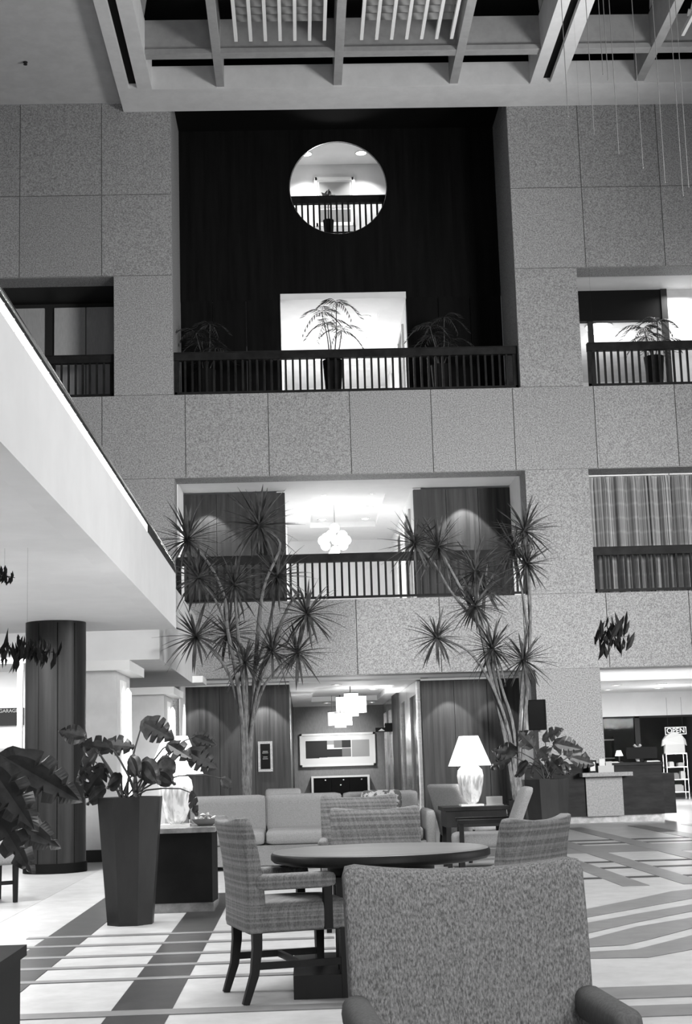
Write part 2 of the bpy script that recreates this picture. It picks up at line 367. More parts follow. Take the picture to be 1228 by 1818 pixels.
# walkway ceilings between the granite and the wooden walls on storeys 1 and 2, and their side walls
struct('ceiling', MB().box(XL, XR, 33.2, BK, 7.70, 7.9), 'white_paint')
struct('ceiling', MB().box(XL, XR, 33.2, BK, 3.12, 3.3), 'white_paint')
struct('ceiling', MB().box(XL, XR, 33.2, BK, TOP+.3, TOP+.5), 'black')
for z0, z1 in ((0, 3.12), (L2, 7.7)):
    struct('wall_left', MB().box(XL-.25, XL+.02, 33.2, BK, z0, z1), 'white_paint'); struct('wall_right', MB().box(XR-.02, XR+.25, 33.2, BK, z0, z1), 'white_paint')
def wood_wall(z0, z1):
    p = struct('wall_lobby', MB().box(XL, CL, BK+.06, BK+.2, z0, z1).box(CRX, XR, BK+.06, BK+.2, z0, z1), 'walnut')
    for a, b in ((XL+.02, -1.9), (-1.9, -1.08), (-1.08, CL), (CRX, 3.64), (3.64, 4.42), (4.42, XR-.02)):
        c = Vector(((a+b)/2, BK, (z0+z1)/2)); MB().box(-(b-a)/2+.005, (b-a)/2-.005, 0, .06, -(z1-z0)/2, (z1-z0)/2).build('wood_panel', 'walnut', p, False, c)
wood_wall(0, 3.08); wood_wall(L2, 7.66)
struct('trim_1', MB().box(XL, CL, BK-.02, BK+.05, 3.05, 3.1).box(CRX, XR, BK-.02, BK+.05, 3.05, 3.1), 'white_trim')
# room seen through the round window
struct('wall_end', MB().box(-2.7, 5.2, 37.7, 37.9, L4, 17.3), 'white_paint_soft')
struct('ceiling', MB().box(-2.7, 5.2, BK+.25, 37.8, 17.25, 17.4), 'white_paint')
struct('wall_left', MB().box(-2.8, -2.6, BK+.25, 37.7, L4, 17.25), 'white_paint'); struct('wall_right', MB().box(5.1, 5.3, BK+.25, 37.7, L4, 17.25), 'white_paint')

# third storey, left opening: grey folding panels; right opening: office
wl_ = struct('wall_left', MB().box(-9, -4.06, 34.5, 34.7, L3, 12.5), 'charcoal')
for a, b in ((-8.6, -7.2), (-7.2, -5.97), (-5.73, -4.98), (-4.96, -4.08)):
    MB().box(a, b, 34.42, 34.5, L3, 12.28).build('folding_panel', 'shade_panel', wl_)
struct('ceiling', MB().box(-9, -4.06, 33.2, 34.6, H3, H3+.2), 'charcoal')
struct('ceiling', MB().box(PX-.2, 12, 33.2, 34.45, 12.45, 12.6), 'white_paint')
struct('wall_bulkhead', MB().box(PX-.1, 9.2, 34.4, 34.6, 11.68, 12.46), 'black')
struct('ceiling', MB().box(PX-.2, 12, 34.6, 42, 12.1, 12.25), 'ceiling_grey')
struct('wall_end', MB().box(PX-.4, 12, 42, 42.2, L3, 12.2), 'white_paint')
struct('wall_right', MB().box(9.2, 12, 34.45, 34.6, L3, 12.45), 'ceiling_grey')
struct('wall_left', MB().box(PX-.25, PX-.05, 33.2, 42, L3, 12.2), 'white_paint')
struct('trim_2', MB().box(7.28, 7.4, 34.42, 34.55, L3, 11.7).box(9.1, 9.25, 34.35, 34.5, L3, 12.45), 'charcoal')
# second storey right, behind the drapes
struct('wall_right', MB().box(PX, 12, 33.9, 34.1, L2, H2), 'grey_paint')

# ceiling of the atrium with the dropped coffered frame
struct('ceiling', MB().box(-12, -3.8, -6, FY, TOP, TOP+.3), 'ceiling_grey')
ZB = 16.42
cf = thing('coffered_ceiling', 'pale coffered ceiling frame with dark slots above the atrium', 'ceiling frame', (1.2, 20, ZB))
def cpart(name, m, *boxes):
    b = MB()
    for q in boxes: b.box(q[0]-1.2, q[1]-1.2, q[2]-20, q[3]-20, q[4]-ZB, q[5]-ZB)
    return b.build(name, m, cf)
for x0, s0, s1, x1 in ((-3.81, -3.55, -3.36, -3.03), (5.61, 5.87, 6.07, 6.37)):
    bo = cpart('slotted_beam', 'beam_paint', (x0, s0, 2, 31.35, ZB, 17.3), (s1, x1, 2, 31.35, ZB, 17.3), (s0, s1, 31.29, 31.35, ZB, 17.3))
    b2 = MB().box(s0-1.2, s1-1.2, -18, 11.29, .12, .3); b2.build('dark_slot', 'black', bo)
cpart('border_beam', 'beam_paint', (-3.81, 12, 31.35, FY, ZB, 16.98))
for x0, x1 in ((-1.57, -1.39), (1.10, 1.29), (3.76, 3.95), (8.05, 8.25)): cpart('ceiling_joist', 'beam_grey', (x0, x1, 2, 31.35, ZB+.04, 17.3))
for a, b in ((-3.03, -1.57), (-1.39, 1.10), (1.29, 3.76), (3.95, 5.61), (6.37, 8.05), (8.25, 12)):
    p = cpart('cross_beam', 'beam_grey', (a, b, 29.80, 30.02, ZB+.05, 17.28))
    q = MB().box(a-1.2, b-1.2, 9.75, 9.80, .05, .16); q.build('beam_lip', 'beam_grey', p)
    cpart('cross_beam', 'beam_grey', (a, b, 24.6, 24.83, ZB+.05, 17.28))
cpart('roof_deck', 'black', (-3.81, 12, 2, FY, 17.9, 18.0), (-3.81, 12, FY-.05, FY, 16.98, 17.9))
# sloping shafts inside the narrow coffers
for xa, xb, sgn in ((-3.03, -1.57, 1), (3.95, 5.61, -1), (6.37, 8.05, -1)):
    lo, hi = (xa, xb) if sgn > 0 else (xb, xa)
    b = MB(); b.v = [(lo-1.2, 9.7, .9), (lo-1.2, 2, .9), (hi-1.2, 2, 1.45), (lo-1.2, 9.7, 1.0), (lo-1.2, 2, 1.0), (hi-1.2, 2, 1.55)]
    b.f = [(0, 1, 2), (3, 5, 4), (0, 3, 4, 1), (1, 4, 5, 2), (2, 5, 3, 0)]; o = b.build('sloped_shaft', 'beam_grey', cf); fix(o.data)
def louvre(label, x0, x1, n):
    t = thing('ceiling_louvre', label, 'louvre', ((x0+x1)/2, 24.6, ZB+.06), 0, 'slatted louvres hung in the ceiling coffers')
    wd = x1-x0
    me = MB().box(-.035, .035, -4.3, 4.68, 0, .10).mesh('slat')
    for k in range(n): link('slat', me, 'white_slat', t, (-wd/2+wd*k/(n-1), 0, 0))
    me2 = MB().box(-wd/2, wd/2, -.085, .085, 0, .03).mesh('cross_slat')
    for k in range(18):
        o = link('cross_slat', me2, 'slat_grey', t, (0, 4.2-.31*k, .28)); o.rotation_euler = (R(-28), 0, 0)
louvre('white slatted louvre hung in the coffer left of the middle joist', -1.03, .86, 7)
louvre('white slatted louvre hung in the coffer right of the middle joist', 1.66, 3.60, 7)
louvre('white slatted louvre in the far right coffer behind the hanging strings', 8.62, 10.6, 7)

o = MB().lathe([(.05, 0), (.05, -.02), (.02, -.05), (.045, -.06), (.045, -.065)], 12).build('sprinkler_head', 'charcoal', None, False, (0, 0, 0)); _p = at(45, 110, 30); o.location = (_p.x*(TOP-EYE)/(_p.z-EYE), 30*(TOP-EYE)/(_p.z-EYE), TOP)
tag(o, 'tiny dark sprinkler head on the plain left ceiling', 'sprinkler')
# left canopy with white parapet, its column, and the bulkhead behind it
XB = -1.63
struct('wall_left', MB().box(XB-.2, XB, 2, 19.6, 3.03, 3.77), 'white_paint')
struct('ceiling', MB().box(-9, XB-.2, 2, 19.6, 3.03, 3.3), 'white_paint')
struct('wall_left', MB().box(-9, -2.27, 24.0, FY, 2.95, 4.5), 'white_paint_soft')
hb = thing('balcony_handrail', 'chrome and dark handrail with a strip of lights along the white left canopy', 'handrail', (XB-.04, 10, 3.77))
MB().box(-.035, .035, -8, 6.0, .0, .085).build('light_strip', 'rope_light', hb)
for k in range(46):
    y = -7.9+k*.3
    MB().box(-.039, .039, y-.008, y+.008, 0, .088).build('strip_joint', 'white_trim', hb)
MB().box(-.035, .035, 6.0, 9.6, 0, .085).build('dark_base', 'charcoal', hb)
MB().box(-.022, .022, -8, 9.6, .085, .14).build('side_rail', 'rail_wood', hb)
MB().tube([(0, -8, .165), (0, 9.6, .165)], .028, 12).build('top_rail', 'chrome', hb, True)

co = thing('round_column', 'dark metal clad round column under the white left canopy', 'column', (-3.02, 18.35, 0))
MB().lathe([(.37, 0), (.37, 3.03)], 48).build('shaft', 'column_metal', co, True)
MB().lathe([(.385, 0), (.385, .12), (.375, .12)], 48).build('base_ring', 'black', co, True)
for a in (-1.35, -.75, -2.0):
    MB().box(.366*math.cos(a)-.006, .366*math.cos(a)+.006, .366*math.sin(a)-.008, .366*math.sin(a)+.006, .12, 3.0).build('seam', 'black', co)

# stepped walls with slot lights under the balcony
def fin(n, y0, y1, x1, ztop, label):
    struct('wall_left', MB().box(-3.45, x1, y0, y1, 0, ztop), 'ceiling_grey')
    struct('baseboard_left', MB().box(-3.45, x1+.015, y0-.015, y1, 0, .16), 'charcoal')
    struct('trim_%d' % n, MB().box(-3.5, x1+.2, y0-.2, y1+.1, ztop, ztop+.13), 'white_trim')
    t = thing('slot_light', label, 'wall light', (x1, y0+(.72 if n == 4 else .9), .35))
    MB().box(.001, .02, -.3, .3, 0, ztop-.45).build('housing', 'white_trim', t)
    MB().tube([(.075, 0, .05), (.075, 0, ztop-.62), (.075, 0, ztop-.55)], [.05, .05, .01], 10).build('lamp_tube', 'tube_lit', t, True)
fin(4, 20.0, 21.6, -2.48, 2.52, 'tall thin lit slot on the white wall just right of the dark column')
fin(5, 27.0, 28.8, -2.48, 2.52, 'tall thin lit slot on the wall behind the left table lamp')
struct('trim_6', MB().box(-3.5, -2.33, 26.6, 27.0, 3.05, 3.2), 'white_trim')
struct('trim_7', MB().box(-3.2, -2.05, 31.3, FY, 2.96, 3.10), 'white_trim')
# vestibule to the garage at the far left
struct('wall_far', MB().box(-9, -4.2, 26.0, 26.2, 1.62, 3.02), 'white_paint')
wf = struct('wall_far', MB().box(-9, -4.2, 26.0, 26.2, 0, 1.62), 'grey_paint')
sg = thing('garage_sign', 'dark overhead sign reading parking garage left of the column', 'sign', (-5.4, 25.9, 2.16))
MB().box(-.62, .58, 0, .08, -.15, .15).build('sign_panel', 'charcoal', sg)
text_mesh('lettering', 'PARKING GARAGE', .085, 'paper', sg, (.49, -.006, .1), (R(90), 0, 0), .002, 'RIGHT')
struct('trim_9', MB().box(-4.55, -4.47, 23.9, 24.0, 0, 3.0), 'white_trim')
area('vestibule_light', (-5.2, 23.6, 2.9), (-5.2, 24.6, 0), 1.6, 190, 160)

# ------------------------------------------------------------------ railings
def railing(label, x0, x1, y, z, h, group='dark wooden balustrades', step=.166):
    t = thing('balustrade', label, 'railing', ((x0+x1)/2, y, z), 0, group); L_ = x1-x0
    MB().box(-L_/2, L_/2, -.07, .07, h-.17, h).build('top_rail', 'rail_wood', t)
    MB().box(-L_/2, L_/2, -.085, .085, h, h+.02).build('rail_cap', 'rail_wood', t)
    MB().box(-L_/2, L_/2, -.03, .03, .05, .10).build('bottom_rail', 'rail_wood', t)
    for s_ in (-1, 1): MB().box(s_*(L_/2-.03)-.03, s_*(L_/2-.03)+.03, -.03, .03, 0, h-.17).build('end_post', 'rail_wood', t)
    n = int(L_/step); me = MB().box(-.024, .024, -.024, .024, .1, h-.17).mesh('baluster')
    for k in range(n+1): link('baluster', me, 'rail_wood', t, (-L_/2+L_*(k+.5)/(n+1), 0, 0))
    return t
railing('dark wooden balustrade across the middle of the third storey below the round window', XL+.01, XR-.01, 32.72, L3, 1.01)
railing('dark wooden balustrade at the far left of the third storey above the white parapet', -8.9, -4.07, 32.72, L3, 1.0)
railing('dark wooden balustrade in the bright right hand opening of the third storey', 6.85, 12, 32.72, L3, 1.05)
railing('dark wooden balustrade across the second storey below the globe chandelier', XL+.01, XR-.01, 32.72, L2, 1.04)
railing('dark wooden balustrade in front of the drapes on the second storey', PX+.02, 12, 32.72, L2, 1.04)
railing('dark balustrade inside the round window near the ceiling', -.6, 3.2, 35.25, L4, 1.02, step=.152)

# ------------------------------------------------------------------ lights in the corridors
def downlight(p, label, group, r=.11, m='lamp_disc'):
    t = thing('downlight', label, 'ceiling light', p, 0, group)
    MB().lathe([(r, 0), (r+.035, 0), (r+.035, -.015), (r, -.015)], 20, caps=False).build('trim_ring', 'white_trim', t)
    MB().lathe([(r, -.004), (r*.3, -.012)], 20).build('lens', m, t)
for zc, Ys, g_ in ((7.92, (36.6, 38.6, 40.5), 'downlights in the second storey ceiling tray'), (12.65, (36.8, 38.8, 40.8), 'downlights in the third storey ceiling tray')):
    st = 'second' if zc < 10 else 'third'
    for k, Y in enumerate(Ys):
        for x, sd in ((.75, 'left'), (1.95, 'right')):
            downlight((x, Y, zc), '%s of the round downlights on the %s side of the %s storey corridor ceiling' % (('nearest', 'middle', 'farthest')[k], sd, st), g_)
for k, (x, Y) in enumerate(((.9, 36.0), (2.1, 42.0), (.85, 47.0), (2.3, 47.5))):
    downlight((x, Y, 3.08 if Y < 37 or Y > 46 else 3.23), ('nearest downlight in the ground floor corridor ceiling', 'downlight in the ground floor ceiling tray right of the drum chandelier', 'far left downlight before the artwork wall', 'far right downlight before the artwork wall')[k], 'ground floor corridor downlights', .1)
for x, sd in ((.52, 'left'), (1.98, 'right')): downlight((x, 36.98, 17.25), 'bright %s downlight seen through the round window' % sd, 'downlights above the round window', .14)
for zc, W in ((7.6, 62), (12.35, 120)):
    area('corridor_light', (1.3, 38.5, zc-.15), (1.3, 38.5, 0), 1.6, W, 170, 3.0); point('corridor_bounce', (1.3, 38.8, zc-1.7), W*.55, .5)
area('corridor_light', (1.3, 40.5, 2.95), (1.3, 40.5, 0), 1.4, 200, 160, 6); spot('picture_light', (1.25, 47.6, 3.0), (1.25, 49.9, 1.5), 230, 80, .8)
spot('console_light', (1.25, 48.2, 2.9), (1.25, 49.9, .8), 120, 80, .8)
for x in (.5, 2.0): spot('round_window_light', (x, 36.98, 17.2), (x, 37.5, 14.5), 170, 100, .6)
point('round_window_fill', (1.2, 36.6, 15.3), 30, .3)
# wall washers scalloping the wooden walls
for x, z, W in ((-2.1, 7.66, 260), (4.05, 7.66, 380), (-.85, 3.06, 300), (-2.35, 3.06, 130), (3.5, 3.06, 170), (4.6, 3.06, 80)):
    spot('wall_washer', (x, BK-.42, z), (x, BK-.42, z-1.6), W, 79, .18, .03)
# globe chandelier, second storey
t = thing('globe_chandelier', 'glowing cluster of glass globes hanging in the second storey corridor', 'chandelier', (1.02, 38.2, 8.05))
MB().lathe([(.16, 0), (.16, -.03), (.02, -.05)], 20).build('ceiling_plate', 'steel', t)
MB().tube([(0, 0, -.04), (0, 0, -1.05)], .012, 8).build('stem', 'steel', t)
me = MB().lathe([(.002, -.13), (.05, -.12), (.092, -.092), (.12, -.05), (.13, 0), (.12, .05), (.092, .092), (.05, .12), (.002, .13)], 16).mesh('globe', True)
for k, p in enumerate(((0, 0, -.75), (-.22, 0, -1.0), (.2, -.05, -.95), (-.1, .15, -.9), (.02, -.2, -1.1), (-.25, .1, -1.2), (.22, .12, -1.2), (0, 0, -1.35), (-.05, .05, -1.45), (.3, 0, -1.08), (-.32, 0, -1.08))):
    link('globe', me, 'globe_lit', t, p)
point('globe_chandelier_light', (1.02, 38.2, 6.5), 14, .3)
# drum chandelier, ground floor
t = thing('drum_chandelier', 'white chandelier of stepped cylindrical shades in the ground floor corridor', 'chandelier', at(621, 1214, 40)); bz = t.location.copy()
MB().lathe([(.12, .0), (.12, -.04), (.02, -.06)], 20).build('ceiling_plate', 'charcoal', t)
MB().tube([(0, 0, -.03), (0, 0, -.3)], .015, 8).build('stem', 'charcoal', t)
for (x0, x1, y0, y1, dY, m) in ((597, 612, 1236, 1266, .15, 'drum_dim'), (611, 635, 1230, 1272, -.1, 'drum_lit'), (634, 650, 1234, 1265, .1, 'drum_dim'), (582, 597, 1263, 1288, .05, 'drum_dim'), (594, 613, 1265, 1292, -.15, 'drum_lit'), (612, 625, 1270, 1287, .2, 'drum_dim')):
    a = at(x0, y1, 40)-bz; b = at(x1, y0, 40)-bz; r_ = (b.x-a.x)/2
    d = MB().lathe([(r_, 0), (r_, b.z-a.z), (r_-.012, b.z-a.z), (r_-.012, 0)], 28, caps=False).build('drum_shade', m, t, True, ((a.x+b.x)/2, dY, a.z))
    MB().lathe([(r_+.004, 0), (r_+.004, .02), (r_-.016, .02), (r_-.016, 0)], 28, caps=False).build('shade_ring', 'charcoal', d, False, (0, 0, b.z-a.z-.015))
    MB().tube([(0, 0, (b.z-a.z)*.5), (0, 0, max((b.z-a.z), -.3-a.z))], .008, 6).build('hanger', 'charcoal', d)
point('drum_chandelier_light', (1.5, 40, 2.05), 190, .15)

# ------------------------------------------------------------------ corridor furnishings
t = thing('corridor_artwork', 'wide white matted collage in a pale frame at the end of the ground floor corridor', 'artwork', (1.22, 49.98, 1.62))
MB().box(-1.25, 1.25, -.06, 0, -.53, .53).build('backing', 'charcoal', t)
MB().box(-1.22, 1.22, -.075, -.06, -.5, .5).build('picture_mat', 'white_mat', t)
fr = MB(); 
for q in ((-1.27, 1.27, .48, .55), (-1.27, 1.27, -.55, -.48), (-1.27, -1.2, -.55, .55), (1.2, 1.27, -.55, .55)): fr.box(q[0], q[1], -.1, -.05, q[2], q[3])
fr.build('frame', 'white_trim', t)
for x0, x1, z0, z1, m in ((-1.07, -.62, -.27, .31, 'print_dark'), (-.62, -.35, -.25, .31, 'print_dark'), (-.35, -.12, -.24, .02, 'print_dark'), (-.35, -.12, .17, .31, 'print_light'), (-.12, .15, -.24, .02, 'print_dark'), (-.12, .15, .06, .31, 'print_mid'), (.15, .45, .06, .31, 'print_dark'), (.15, .45, -.24, .04, 'print_mid'), (.48, 1.07, -.25, .31, 'print_light')):
    MB().box(x0, x1, -.08, -.074, z0, z1).build('collage_patch', m, t)
t = thing('corridor_console', 'low dark cabinet with white edges below the collage artwork', 'cabinet', (1.28, 49.95, 0))
MB().box(-.97, .97, -.42, 0, .70, .76).box(-.97, -.9, -.42, 0, 0, .7).box(.9, .97, -.42, 0, 0, .7).build('carcass', 'white_trim', t)
for k in range(3):
    d = MB().box(-.295, .295, -.40, -.05, .1, .69).build('door', 'black', t, False, (-.6+.6*k, 0, 0))
    MB().lathe([(.02, -.02), (.03, 0), (.02, .02)], 10).build('knob', 'knob', d, False, (.1, -.42, .62))
MB().lathe([(.02, -.02), (.03, 0), (.02, .02)], 10).build('keyhole_knob', 'knob', t, False, (0, -.42, .45))
# lift doors on the right corridor wall
def lift_door(label, y0, y1, ja, jb):
    t = thing('lift_door', label, 'lift door', (CRX, (y0+y1)/2, 0), 0, 'lift doors of the ground floor corridor'); h = (y1-y0)/2
    MB().box(-.10, -.001, -h-ja, -h, 0, 2.75).build('jamb', 'steel', t); MB().box(-.10, -.001, h, h+jb, 0, 2.75).build('jamb', 'steel', t)
    MB().box(-.10, -.001, -h-ja, h+jb, 2.75, 3.06).build('head', 'steel', t)
    MB().box(-.03, -.001, -h, -.008, 0, 2.75).build('door_leaf', 'black_gloss', t); MB().box(-.03, -.001, .008, h, 0, 2.75).build('door_leaf', 'black_gloss', t)
lift_door('steel framed lift door nearest the corridor mouth', 35.25, 37.2, .22, .88)
lift_door('second steel framed lift door from the corridor mouth', 39.0, 40.6, .88, .75)
lift_door('third steel framed lift door just beyond the wooden pier', 44.9, 46.4, .5, .5)
lift_door('last steel framed lift door before the artwork wall', 47.5, 49.0, .5, .5)
struct('trim_8', MB().box(CRX-.16, CRX, 41.4, 43.6, 0, 3.08), 'walnut')
t = thing('direction_sign', 'small dark sign with white arrow projecting from the lift lobby wall', 'sign', (2.55, 44.0, 2.05))
MB().box(-.33, .3, 0, .03, .0, .13).build('sign_panel', 'black', t); MB().box(-.05, .31, 0, .03, .13, .26).build('upper_panel', 'black', t)
b = MB(); b.v = [(-.25, -.003, .03), (-.05, -.003, .03), (-.15, -.003, .1), (-.25, 0, .03), (-.05, 0, .03), (-.15, 0, .1)]; b.f = [(0, 1, 2), (3, 5, 4), (0, 3, 4, 1), (1, 4, 5, 2), (2, 5, 3, 0)]; b.build('arrow', 'paper', t)
t = thing('wall_notice', 'small black notice in a pale frame on the ground floor wooden wall', 'sign', at(471, 1343, BK)+Vector((0, -.005, 0)))
MB().box(-.17, .17, -.04, 0, -.35, .35).build('frame', 'steel', t); MB().box(-.115, .115, -.046, -.03, -.29, .29).build('sign_panel', 'black', t)
for z, wd in ((.11, .06), (.075, .07), (-.02, .05), (-.06, .06)): MB().box(-wd, wd, -.049, -.045, z, z+.012).build('text_line', 'print_light', t)
t = thing('wall_notice', 'small dark notice on the second storey wooden wall behind the rail', 'sign', at(467, 975, BK)+Vector((0, -.005, 0)))
MB().box(-.13, .13, -.04, 0, -.22, .22).build('frame', 'charcoal', t); MB().box(-.1, .1, -.046, -.03, -.18, .18).build('sign_panel', 'black', t)
# second / third storey corridor door frames on the right wall
for z0, zc, wh in ((L2, 7.77, 'second'), (L3, 12.5, 'third')):
    for k, (y0, y1) in enumerate(((36.0, 37.4), (39.0, 40.4))):
        d = thing('corridor_door', '%s dark door on the right wall of the %s storey corridor' % (('nearer', 'farther')[k], wh), 'door', (CRX, (y0+y1)/2, z0)); h = (y1-y0)/2
        MB().box(-.03, .01, -h, h, 0, 2.5).build('door_leaf', 'walnut', d)
        MB().box(-.06, .01, -h-.1, -h, 0, 2.6).box(-.06, .01, h, h+.1, 0, 2.6).box(-.06, .01, -h, h, 2.5, 2.6).build('door_frame', 'white_trim', d)
        MB().tube([(-.03, -h+.1, 1), (-.09, -h+.1, 1), (-.09, -h+.22, 1)], .012, 6).build('door_handle', 'steel', d)
# picture seen through the round window
def pz(y): return at(600, y, 37.6).z
t = thing('landscape_picture', 'white framed picture on the wall seen through the round window', 'artwork', (at(594, 350, 37.68).x, 37.69, pz(398)))
hw = (at(628, 316, 37.6).x-at(560, 316, 37.6).x)/2; hh = pz(316)-pz(398)
MB().box(-hw, hw, -.04, 0, 0, hh).build('picture_mat', 'white_paint', t)
MB().box(-hw+.1, hw-.1, -.05, -.04, .08, hh*.33).build('dark_band', 'print_mid', t); MB().box(-hw+.1, hw-.1, -.05, -.04, hh*.36, hh-.1).build('pale_field', 'print_light', t)
MB().box(-hw-.03, -hw+.05, -.08, 0, -.03, hh+.03).box(hw-.05, hw+.03, -.08, 0, -.03, hh+.03).box(-hw, hw, -.08, 0, hh-.05, hh+.03).box(-hw, hw, -.08, 0, -.03, .05).build('frame', 'white_trim', t)

# ------------------------------------------------------------------ third storey right: lamp, second storey: drapes
t = thing('bowl_light', 'glowing bowl ceiling light in the third storey room at right', 'ceiling light', at(1062, 566, 36.2))
t.location.z = 12.1
MB().lathe([(.33, -.02), (.33, -.06), (.28, -.15), (.16, -.21), (.01, -.23)], 28).build('glass_bowl', 'globe_lit', t, True)
MB().lathe([(.35, 0), (.35, -.03), (.30, -.03)], 28).build('ceiling_ring', 'white_trim', t)
point('third_storey_room_light', (8.6, 37.5, 11.2), 95, .4)
area('third_storey_edge_light', (9.5, 33.9, 12.3), (9.5, 33.9, 9), .6, 45, 170)
def drape(label, x0, x1):
    t = thing('curtain', label, 'curtain', ((x0+x1)/2, 33.35, L2), 0, 'pleated curtains of the second storey'); n = int((x1-x0)*40); mb = MB(); prev = None
    ph = random.random()*6
    zs = (0.02, .9, 1.8, 2.6, 2.8)
    cols = []
    for k in range(n+1):
        x = -(x1-x0)/2+(x1-x0)*k/n
        y = .12*math.sin(x*16.5+ph+.6*math.sin(x*3.1)) + .03*math.sin(x*41+ph)
        cols.append((x, y))
    idx = {}
    for side in (0, .012):
        for j, z in enumerate(zs):
            for k, (x, y) in enumerate(cols):
                idx[(side, j, k)] = len(mb.v); mb.v.append((x+(.02*math.sin(k*.3+j)), y*(1 if j < 4 else .55)+side, z))
    for side in (0, .012):
        for j in range(len(zs)-1):
            for k in range(n):
                q = (idx[(side, j, k)], idx[(side, j, k+1)], idx[(side, j+1, k+1)], idx[(side, j+1, k)]); mb.f.append(q if side == 0 else q[::-1])
    mb.build('drape', 'drape_cloth', t, True)
    MB().box(-(x1-x0)/2, (x1-x0)/2, -.1, .1, 2.8, 2.83).build('curtain_track', 'white_trim', t)
drape('pleated plaid curtain nearest the granite pier on the second storey', PX+.08, 8.7)
drape('pleated plaid curtain at the right edge of the second storey', 8.72, 11.9)

# ------------------------------------------------------------------ shop on the ground floor at right
struct('ceiling', MB().box(PX, 12, 33.2, 40, 2.84, 3.0).box(PX, 12, 33.15, 33.25, 2.84, 3.1), 'white_paint')
struct('wall_bulkhead', MB().box(PX, 12, 39.9, 40.1, 2.2, 2.84), 'white_paint')
struct('wall_left', MB().box(PX-.1, PX, 33.2, 44, 0, 3), 'white_paint')
struct('wall_end', MB().box(PX, 12, 43.8, 44, 0, 2.8), 'charcoal')
sf = thing('storefront', 'dark glazed shop front with a vertical mullion behind the reception desk', 'shop front', (8.4, 40.0, 0))
for x0, x1, nm in ((-1.7, .66, 'window_pane'), (.80, 3.6, 'door_pane')): MB().box(x0, x1, -.01, .01, .12, 2.15).build(nm, 'glass_pane', sf)
MB().box(.66, .80, -.06, .06, 0, 2.2).build('mullion', 'charcoal', sf); MB().box(-1.7, 3.6, -.06, .06, 2.15, 2.2).build('head_rail', 'charcoal', sf); MB().box(-1.7, 3.6, -.06, .06, 0, .12).build('sill_rail', 'charcoal', sf)
ns = thing('open_sign', 'small neon sign reading OPEN hanging in the shop window', 'sign', at(1202, 1297, 39.7)+Vector((0, .19, 0)))
MB().box(-.29, .29, 0, .03, -.1, .1).build('sign_back', 'charcoal', ns)
text_mesh('lettering', 'OPEN', .19, 'neon', ns, (0, -.01, 0), (R(90), 0, 0), .004)
fr = MB()
for q in ((-.29, .29, .085, .1), (-.29, .29, -.1, -.085), (-.29, -.275, -.1, .1), (.275, .29, -.1, .1)): fr.box(q[0], q[1], -.015, .0, q[2], q[3])
fr.build('neon_border', 'neon', ns)
MB().tube([(-.2, .015, .1), (-.2, .015, .9)], .006, 6).tube([(.2, .015, .1), (.2, .015, .9)], .006, 6).build('hanging_wire', 'charcoal', ns)
def rk(x, y, Y=38.6): return at(x, y, Y)
b0 = rk(1202, 1410)
ck = thing('clothes_rack', 'light metal display rack holding souvenirs below the white shirt', 'rack', (b0.x, 38.6, 0))
rt = rk(1200, 1338).z
for sx in (-.27, .27):
    for sy_ in (-.18, .18): MB().tube([(sx, sy_, 0), (sx, sy_, rt)], .014, 6).build('post', 'steel', ck)
for z in (.18, .5, .82, rt): MB().box(-.28, .28, -.19, .19, z-.012, z+.012).build('shelf', 'steel', ck)
for k, (dx, z, m, wd, h) in enumerate(((-.12, .832, 'paper', .12, .13), (.13, .832, 'print_light', .16, .10), (-.05, .512, 'print_mid', .2, .16), (.16, .512, 'paper', .12, .2), (0, .192, 'print_light', .3, .18))):
    o = MB().box(-wd/2, wd/2, -.1, .1, 0, h*.85).box(-wd/2*.8, wd/2*.8, -.08, .08, h*.85, h).build('souvenir_box', m, None, False, (b0.x+dx, 38.6, z))
    tag(o, ('small white souvenir box on the left of the rack shelf', 'pale souvenir box on the right of the upper rack shelf', 'grey souvenir box on the middle rack shelf', 'white souvenir box on the right of the middle rack shelf', 'pale wide souvenir box on the bottom rack shelf')[k], 'box', 'souvenirs on the display rack')
ts = thing('shirt_display', 'white short sleeved shirt displayed on a bust above the rack', 'shirt', (b0.x, 38.6, rt+.012)); hS = rk(1200, 1302).z-rt
prof = [(-.27, 0), (.27, 0), (.25, .22*hS/.5), (.33, .18*hS/.5), (.30, .33*hS/.5), (.2, .44*hS/.5), (.09, hS), (-.09, hS), (-.2, .44*hS/.5), (-.30, .33*hS/.5), (-.33, .18*hS/.5), (-.25, .22*hS/.5)]
b = MB(); f_ = b.ring([(x, -.1 if abs(x) < .27 else -.04, z) for x, z in prof]); k_ = b.ring([(x, .1 if abs(x) < .27 else .04, z) for x, z in prof]); b.skin(f_, k_); b.f.append(tuple(f_)); b.f.append(tuple(reversed(k_)))
o = b.build('shirt_body', 'cloth_white', ts); fix(o.data)
MB().lathe([(.085, 0), (.1, .02), (.08, .045)], 16, (0, 0, hS-.02)).build('collar', 'cloth_white', ts)
for k, x in enumerate((7.6, 8.7, 9.8, 7.9, 9.2)):
    downlight((x, 35.2 if k < 3 else 37.6, 2.84), ('nearest left downlight in the shop lobby ceiling', 'nearest middle downlight in the shop lobby ceiling', 'nearest right downlight in the shop lobby ceiling', 'far left downlight in the shop lobby ceiling', 'far right downlight in the shop lobby ceiling')[k], 'shop lobby downlights', .1)
area('shop_lobby_light', (9.0, 35.6, 2.78), (9.0, 35.6, 0), .25, 150, 170); point('shop_bounce', (9.2, 36.5, 2.0), 30, .05)
point('shop_inside_light', (9.6, 41.6, 2.5), 22, .08)
t = thing('shop_shelf', 'pale shelving inside the dark shop behind the desk', 'shelf', (7.95, 42.4, 0))
